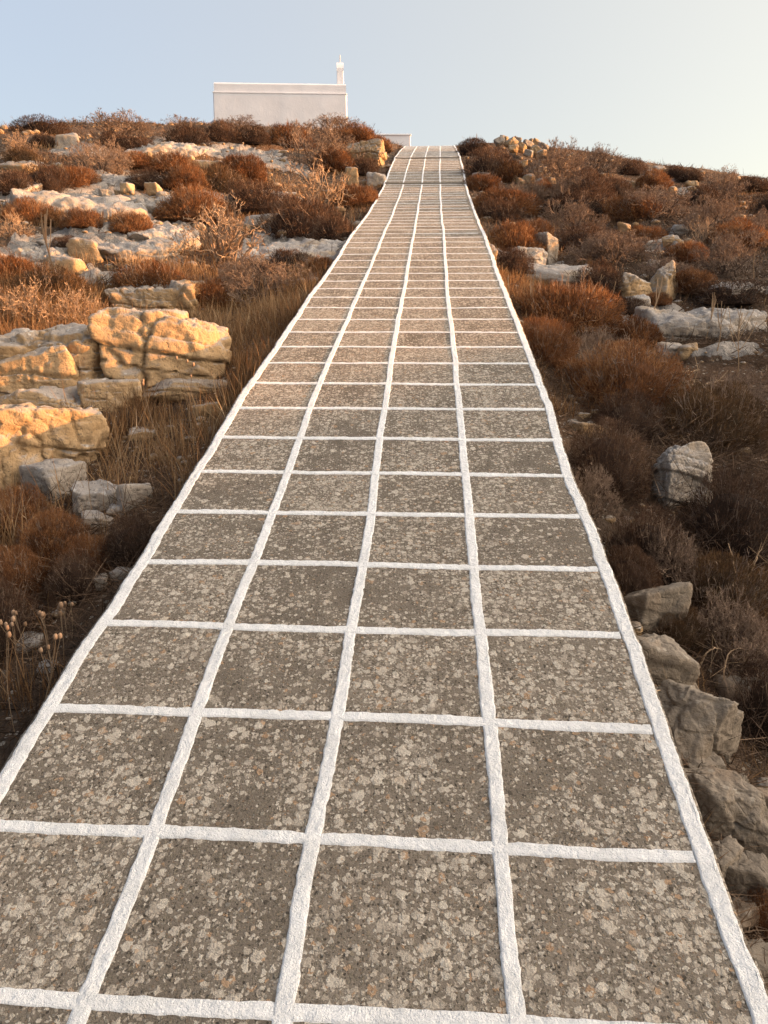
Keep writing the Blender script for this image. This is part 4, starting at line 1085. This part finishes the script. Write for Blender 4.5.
# ------------------------------------------------------------------ single dry stalks
def stalk(px, py, hpx, label, seed, branch=4, lean=0.0, thick=.006, heads=False, spread=.3):
    p, t = at(px, py); h = hpx * t / F
    r = np.random.default_rng(seed)
    root = bpy.data.objects.new('dry_stalk', None); COL.objects.link(root); root.location = p; root.empty_display_size = .1
    k = np.linspace(0, 1, 8)
    C = np.stack([lean * h * k + .03 * h * np.sin(k * 4 + seed), .02 * h * np.cos(k * 5 + seed), h * k - .02], 1)
    thick = max(thick, .55 * t / F)
    rr = thick * (1 - .55 * k)
    st = tubes(C[:-1], C[1:], rr[:-1], rr[1:], .5 + .1 * r.normal(size=7))
    link('stem', tri_mesh('stem', *st, mat=M['stalk']), root)
    A, B = [], []; ends = [C[-1]]
    for b in range(branch):
        q = r.uniform(.45, .9); a = C[int(q * 7)]
        d = np.array([r.normal() * spread, r.normal() * spread, 1.0]); d /= np.linalg.norm(d)
        L = h * (1.02 - q) * r.uniform(.7, 1.1); m_ = a + d * L * .5 + r.normal(size=3) * L * .05; e = m_ + (d + np.array([0, 0, .4])) / 1.2 * L * .5
        A += [a, m_]; B += [m_, e]; ends.append(e)
    if A:
        link('side_branch', tri_mesh('side_branch', *tubes(np.array(A), np.array(B), thick * .55, thick * .4, .6 + .1 * r.normal(size=len(A))), mat=M['stalk']), root)
    if heads:
        U, T = ICO[2]
        for e in ends:
            s = r.uniform(.006, .0095)
            V = U * np.array([1, 1, 1.35]) * s * (1 + .12 * np.cos(np.arctan2(U[:, 1], U[:, 0]) * 6))[:, None]
            crown = U[:, 2] > .8
            V[crown, :2] *= 1.5
            V2, T2, N2 = V + e + [0, 0, s], T, np.clip(.5 + .2 * r.normal() + U[:, 2] * .15, 0, 1)
            link('seed_head', tri_mesh('seed_head', V2, T2, N2, smooth=True, mat=M['seed']), root)
    tag(root, label, 'stalk', 'dry stalks standing in the scrub')
    return root
stalk(53, 279, 66, 'tall forked pale stalk in front of the lion shaped rock', 1, 6, -.06, .012, spread=.16)
stalk(532, 318, 44, 'single dry stalk by the path beside the big red rust mound', 2, 3, -.05)
stalk(572, 326, 32, 'leaning bare stalk before the big red rust mound', 3, 1, -.15)
stalk(594, 314, 40, 'forked stalk behind the big red rust mound', 4, 3, .1)
stalk(651, 323, 46, 'bent pale stalk in front of the grey sided pointed rock', 5, 2, .15, .010)
stalk(706, 340, 48, 'brown branched stalk before the broad bedrock slab, nearer the path', 6, 6, .06)
stalk(716, 352, 50, 'brown branched stalk in the middle of the three before the bedrock slab', 7, 5, .05)
stalk(735, 384, 78, 'tallest brown branched stalk rising from the twig litter', 8, 8, .0)
stalk(612, 312, 30, 'thin stalk on the small pale ledge', 9, 2, .05)
stalk(560, 229, 24, 'thin pale stalk in front of the widest grey twig bush', 10, 1, .0)
stalk(580, 228, 18, 'short pale stalk beyond the widest grey twig bush', 11, 1, .0)
stalk(526, 240, 20, 'little stalk in the dark rust mound near the path', 12, 1, .05)
stalk(508, 300, 26, 'little pale stalk on the rocky shelf by the path', 13, 1, .0)
stalk(752, 285, 34, 'thin stalk in the largest grey twig bush', 14, 2, .0)
_seed = [(14, 735, 118, .05), (24, 700, 90, -.03), (40, 735, 110, .22), (52, 690, 84, .0), (62, 660, 60, .08), (30, 665, 58, -.12), (68, 640, 42, .02)]
for i, (px, py, h, ln) in enumerate(_seed):
    lab = ['curved seed head stalk at the picture rim in the dark litter', 'upright seed head stalk next to the curved one', 'longest leaning seed head stalk near the painted rim', 'slim seed head stalk above the lone grey stone', 'short seed head stalk close to the white stones',
           'seed head stalk leaning away from the path', 'smallest seed head stalk below the little grey stones'][i]
    stalk(px, py, h, lab, 40 + i, 3, ln, .0020, heads=True, spread=.35)
for i, (px, py, h, ln, lab) in enumerate([(96, 520, 60, -.1, 'thin bleached straw crossing the pale squared stone'), (108, 480, 78, .55, 'long straw leaning over from the outcrop toward the path'), (30, 560, 66, .0, 'bare upright straw in the rust orange mat'),
        (4, 535, 44, .75, 'slanting straw lying across the rust orange mat'), (165, 470, 90, -.15, 'tall straw in the dry grass below the long cracked boulder'), (190, 440, 76, .1, 'straw with nodding tip beside the pinkish flat stone')]):
    stalk(px, py, h, lab, 60 + i, 1 if i != 5 else 3, ln, .0025, heads=i >= 4)

# bleached dead branches on the open side
def dead_branch(pts, label, seed, thick):
    """pts: (px, py, metres above the ground)"""
    r = np.random.default_rng(seed)
    C = []
    for px, py, hh in pts:
        q, t = at(px, py + hh * F / 4.0); C.append(q + np.array([0, 0, hh]))
    C = np.array(C); s = np.linspace(0, len(C) - 1, 22)
    Q = np.stack([np.interp(s, np.arange(len(C)), C[:, j]) for j in range(3)], 1)
    kk = np.array([.25, .5, .25]); Qs = Q.copy()
    for _ in range(3): Qs[1:-1] = Qs[:-2] * .25 + Qs[1:-1] * .5 + Qs[2:] * .25
    Qs += r.normal(size=Qs.shape) * thick * .5
    base = Qs[0].copy()
    rr = thick * np.linspace(1, .4, 22)
    V, T, N = tubes(Qs[:-1] - base, Qs[1:] - base, rr[:-1], rr[1:], np.clip(.75 + .12 * r.normal(size=21), 0, 1))
    i = r.integers(5, 21, 9); d = unit(r.normal(size=(9, 3)) + [0, 0, .2])
    tw = tubes(Qs[i] - base, Qs[i] - base + d * r.uniform(.05, .16, 9)[:, None], thick * .35, thick * .18, .7)
    o = link('dead_branch', tri_mesh('dead_branch', *join((V, T, N)), mat=M['stalk'])); o.location = base
    link('side_sprays', tri_mesh('side_sprays', *tw, mat=M['stalk']), o)
    tag(o, label, 'dead branch', 'bleached dead branches in the scrub')
dead_branch([(768, 615, .05), (750, 608, .12), (735, 590, .18), (728, 565, .22), (722, 545, .3)], 'bleached branch curving up from the picture rim over dark scrub', 1, .0045)
dead_branch([(738, 590, .1), (748, 570, .2), (755, 548, .3)], 'bleached fork beside the curving branch', 2, .004)
dead_branch([(770, 600, .1), (764, 575, .2), (762, 555, .28)], 'bleached twig arching at the picture rim', 3, .004)
dead_branch([(730, 640, .05), (718, 628, .08), (706, 615, .1)], 'stubby pale dead branch beside the cracked tan stone', 4, .007)
dead_branch([(700, 665, .03), (704, 655, .1), (714, 651, .12), (720, 654, .1)], 'hooked pale twig by the rounded brown stone', 5, .004)
dead_branch([(722, 690, .02), (722, 670, .1), (726, 655, .14), (740, 652, .16), (742, 668, .1)], 'bent pale twig arch further from the rim', 6, .004)
dead_branch([(640, 700, .04), (665, 690, .06), (690, 695, .05), (700, 712, .03)], 'dark curved twig over the big tan block', 7, .003)
dead_branch([(664, 372, .03), (680, 368, .06), (700, 366, .05)], 'heaped pale dead branch in the litter by the branched stalks', 8, .010)
dead_branch([(684, 378, .03), (704, 380, .06), (724, 376, .05)], 'second pale dead branch in the litter under the tallest stalk', 9, .009)
dead_branch([(512, 340, .03), (530, 328, .08), (552, 330, .05)], 'pale dead branch by the path in orange grass', 10, .009)

# ------------------------------------------------------------------ chapel on the crest
def poly_mesh(name, V, Fc, mat):
    me = bpy.data.meshes.new(name); me.from_pydata([tuple(v) for v in V], [], Fc); me.update(); me.materials.append(mat); return me
def soft_box(name, pts_bottom, pts_top, mat, bev=.04):
    """a prism between two quads with softened, slightly uneven plastered edges"""
    bm = bmesh.new()
    a = [bm.verts.new(p) for p in pts_bottom]; b = [bm.verts.new(p) for p in pts_top]
    bm.faces.new(a[::-1]); bm.faces.new(b)
    for i in range(4): bm.faces.new((a[i], a[(i + 1) % 4], b[(i + 1) % 4], b[i]))
    bmesh.ops.bevel(bm, geom=bm.edges[:], offset=bev, segments=3, affect='EDGES', profile=.5)
    bmesh.ops.recalc_face_normals(bm, faces=bm.faces)
    me = bpy.data.meshes.new(name); bm.to_mesh(me); bm.free(); me.materials.append(mat)
    return me
def box_pts(x0, x1, y0, y1, z, inset=0): return [(x0 + inset, y0 + inset, z), (x1 - inset, y0 + inset, z), (x1 - inset, y1 - inset, z), (x0 + inset, y1 - inset, z)]
def plaster():
    m, t, b = new_mat('white_plaster', .9, .15)
    g = t.add('ShaderNodeNewGeometry'); P = g.outputs['Position']
    n = t.noise(P, 1.4, 5, .6); n2 = t.noise(P, 14, 4, .6)
    t.con(t.ramp(n.outputs[0], [(.3, (.61, .605, .62)), (.6, (.68, .675, .69)), (.8, (.72, .715, .73))]), b.inputs['Base Color'])
    t.con(t.bump(t.math('ADD', n.outputs[0], t.math('MULTIPLY', n2.outputs[0], .3)), .5, .04), b.inputs['Normal'])
    return m
PL = plaster()
def build_chapel():
    yd = 37.0
    r0 = ray(211.5, 105); r1 = ray(345.5, 105)
    a = r0 * (yd / r0[1]); b = r1 * (yd / r1[1])
    x0, x1 = a[0], b[0]; Lh = (x1 - x0) / 2
    zt = (ray(280, 93) * (yd / ray(280, 93)[1]))[2] + CAMZ          # cornice height
    yb = yd + 1.6
    zr = (ray(280, 89.5) * (yb / ray(280, 89.5)[1]))[2] + CAMZ          # roof crown
    zg = float(ground((x0 + x1) / 2, yd + 1.5)[0]) - .35
    root = bpy.data.objects.new('chapel', None); COL.objects.link(root)
    root.location = ((x0 + x1) / 2, yd + 1.6, zg); root.rotation_euler = (0, 0, .05)
    H = zt - zg; Hr = zr - zg; D = 1.6
    link('wall', soft_box('wall', box_pts(-Lh - .03, Lh + .03, -D - .03, D + .03, 0), box_pts(-Lh + .03, Lh - .03, -D + .03, D - .03, H), PL, .05), root)
    link('cornice', soft_box('cornice', box_pts(-Lh + .012, Lh - .012, -D + .012, D - .012, H - .03), box_pts(-Lh + .014, Lh - .014, -D + .014, D - .014, H + .04), PL, .02), root)
    # shallow vault
    n = 14; V, Fc = [], []
    for k in range(n + 1):
        an = math.pi * k / n; y = -(D - .1) * math.cos(an); z = H + .04 + (Hr - H - .04) * (.62 + .38 * math.sin(an)) * (1 if 0 < k < n else 1)
        V += [(-Lh + .07, y, z), (Lh - .05, y, z)]
    V += [(-Lh + .07, -(D - .1), H), (Lh - .05, -(D - .1), H), (-Lh + .07, D - .1, H), (Lh - .05, D - .1, H)]
    for k in range(n): Fc.append((2 * k, 2 * k + 1, 2 * k + 3, 2 * k + 2))
    q = 2 * n + 2
    Fc += [(q, q + 1, 1, 0), (2 * n, 2 * n + 1, q + 3, q + 2), tuple([q] + [2 * k for k in range(n + 1)] + [q + 2]), tuple([q + 1] + [2 * k + 1 for k in range(n + 1)] + [q + 3])]
    vr = link('roof', poly_mesh('roof', V, Fc, PL), root)
    # apse at the far end from the path
    bm = bmesh.new(); bmesh.ops.create_uvsphere(bm, u_segments=24, v_segments=12, radius=.72)
    for v in bm.verts:
        if v.co.z < 0: v.co.z = -1.7 if v.co.z < -.01 else 0; 
    bmesh.ops.remove_doubles(bm, verts=bm.verts, dist=.0005)
    me = bpy.data.meshes.new('apse'); bm.to_mesh(me); bm.free(); me.materials.append(PL)
    for p_ in me.polygons: p_.use_smooth = True
    ap = link('apse', me, root); ap.location = (-Lh + .05, 0, H * .50)
    # door in the gable that faces the path, and its frame
    dm, dt, db = new_mat('blue_door_paint', .6, .3); db.inputs['Base Color'].default_value = (.06, .13, .26, 1)
    dr = link('door', soft_box('door', box_pts(Lh - .03, Lh + .05, -.42, .42, .05), box_pts(Lh - .03, Lh + .05, -.42, .42, 1.75), dm, .01), root)
    # bell wall: two piers, an arch and a cap, seen edge on
    xb_ = lambda px: (ray(px, 75) * (yb / ray(px, 75)[1]))[0] - (x0 + x1) / 2
    bx0, bx1 = xb_(336.2), xb_(344.0)
    zb = (ray(340, 62) * (yb / ray(340, 62)[1]))[2] + CAMZ - zg
    bw = .62
    root_b = link('bell_wall', soft_box('bell_wall', box_pts(bx0, bx1, -bw, -bw + .34, H - .1), box_pts(bx0 + .03, bx1 - .03, -bw + .03, -bw + .32, zb - .35), PL, .03), root)
    link('bell_pier', soft_box('bell_pier', box_pts(bx0, bx1, bw - .34, bw, H - .1), box_pts(bx0 + .03, bx1 - .03, bw - .32, bw - .03, zb - .35), PL, .03), root_b)
    V, Fc = [], []; n = 12; ri, ro = .28, .62; zc = zb - .5
    for k in range(n + 1):
        an = math.pi * k / n
        for rad, xx in ((ri, bx0 + .02), (ro * (1 if 0 < k < n else .96), bx0 + .02), (ro * (1 if 0 < k < n else .96), bx1 - .02), (ri, bx1 - .02)):
            V.append((xx, -rad * math.cos(an), zc + rad * math.sin(an) * (.78 if rad > .5 else 1)))
    for k in range(n):
        for j in range(4): Fc.append((4 * k + j, 4 * k + (j + 1) % 4, 4 * k + 4 + (j + 1) % 4, 4 * k + 4 + j))
    Fc += [(3, 2, 1, 0), (4 * n, 4 * n + 1, 4 * n + 2, 4 * n + 3)]
    link('arch', poly_mesh('arch', V, Fc, PL), root_b)
    bmet, bt, bb = new_mat('dull_bronze', .5, .4); bb.inputs['Base Color'].default_value = (.16, .11, .06, 1); bb.inputs['Metallic'].default_value = .7
    prof = [(.02, .30), (.07, .28), (.09, .2), (.11, .08), (.16, 0)]
    V, Fc = [], []
    for (rr, z) in prof:
        for k in range(16): V.append(((bx0 + bx1) / 2 + rr * math.cos(k * math.pi / 8), rr * math.sin(k * math.pi / 8), zc - .12 + z))
    for j in range(len(prof) - 1):
        for k in range(16): Fc.append((j * 16 + k, j * 16 + (k + 1) % 16, j * 16 + 16 + (k + 1) % 16, j * 16 + 16 + k))
    link('bell', poly_mesh('bell', V, Fc, bmet), root_b)
    # the cross, its arms running away from the view
    zx = (ray(340, 54) * (yb / ray(340, 54)[1]))[2] + CAMZ - zg; xm = (bx0 + bx1) / 2
    cr = link('cross', soft_box('cross', box_pts(xm - .035, xm + .035, -.035, .035, zb - .06), box_pts(xm - .025, xm + .025, -.025, .025, zx), PL, .008), root_b)
    zz = zb + (zx - zb) * .6
    link('cross_arm', soft_box('cross_arm', box_pts(xm - .024, xm + .024, -.15, .15, zz), box_pts(xm - .024, xm + .024, -.15, .15, zz + .05), PL, .008), cr)
    tag(root, 'small whitewashed chapel with a slim bell wall on the hilltop', 'chapel')
build_chapel()
def build_court_wall():
    yd = 36.0
    g = lambda px, py: ray(px, py) * (yd / ray(px, py)[1])
    xa, xb = g(386, 134)[0], g(411, 134)[0]; zt = g(400, 134)[2] + CAMZ; zb = float(ground(xa, yd)[0]) - .3
    o = link('courtyard_wall', soft_box('courtyard_wall', box_pts(xa - 1.2, xb, yd, yd + .35, zb), box_pts(xa - 1.2, xb - .02, yd + .02, yd + .33, zt), PL, .03))
    cp = link('coping', soft_box('coping', box_pts(xa - 1.2, xb + .012, yd - .02, yd + .37, zt - .055), box_pts(xa - 1.2, xb + .012, yd - .01, yd + .36, zt + .012), PL, .015), o)
    tag(o, 'low white courtyard wall where the path meets the sky', 'wall', kind='thing')
build_court_wall()

# ------------------------------------------------------------------ light, sky, camera
SUN_EL, SUN_AZ = R(7.2), R(88)          # azimuth clockwise from straight ahead
w = bpy.data.worlds.new('World'); scene.world = w; w.use_nodes = True
t = NT(w); bg = t.n['Background']
sky = t.add('ShaderNodeTexSky', sky_type='NISHITA', sun_disc=False, sun_elevation=SUN_EL, sun_rotation=SUN_AZ, altitude=50, air_density=1.0, dust_density=1.6, ozone_density=1.0)
# a colour veil mixed over the dusk sky: lavender away from the sun, cream glow added toward it to light the path
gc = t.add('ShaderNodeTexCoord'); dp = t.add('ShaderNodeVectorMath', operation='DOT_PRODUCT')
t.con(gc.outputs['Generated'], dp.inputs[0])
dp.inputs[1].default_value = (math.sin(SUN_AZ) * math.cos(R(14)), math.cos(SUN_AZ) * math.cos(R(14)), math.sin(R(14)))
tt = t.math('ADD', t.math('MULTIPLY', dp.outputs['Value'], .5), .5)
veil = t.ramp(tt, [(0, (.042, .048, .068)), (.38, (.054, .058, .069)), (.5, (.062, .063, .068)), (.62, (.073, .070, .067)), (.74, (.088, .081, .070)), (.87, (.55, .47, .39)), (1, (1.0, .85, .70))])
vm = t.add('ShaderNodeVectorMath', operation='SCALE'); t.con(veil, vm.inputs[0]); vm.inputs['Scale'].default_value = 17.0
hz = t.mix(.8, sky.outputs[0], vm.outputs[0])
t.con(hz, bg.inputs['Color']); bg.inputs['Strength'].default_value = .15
L = bpy.data.lights.new('sun', 'SUN'); L.energy = 3.6; L.angle = R(.6); L.color = (1.0, .45, .14)
so = bpy.data.objects.new('sun', L); COL.objects.link(so)
d = Vector((math.sin(SUN_AZ) * math.cos(SUN_EL), math.cos(SUN_AZ) * math.cos(SUN_EL), math.sin(SUN_EL)))
so.rotation_euler = d.to_track_quat('Z', 'Y').to_euler(); so.location = (20, -5, 12)

cam = bpy.data.cameras.new('camera'); co = bpy.data.objects.new('camera', cam); COL.objects.link(co)
cam.sensor_fit = 'VERTICAL'; cam.sensor_height = 36.0; cam.lens = 36.0 * F / 1024; cam.clip_end = 3000; cam.clip_start = .05
co.location = (0, 0, CAMZ); co.rotation_euler = (math.pi / 2 - PITCH, 0, 0)
scene.camera = co
vs = scene.view_settings
vs.view_transform = 'Standard'; vs.look = 'None'; vs.gamma = 1.0; vs.exposure = 1.96
scene.render.engine = 'CYCLES'
scene.cycles.max_bounces = 6; scene.cycles.use_denoising = True
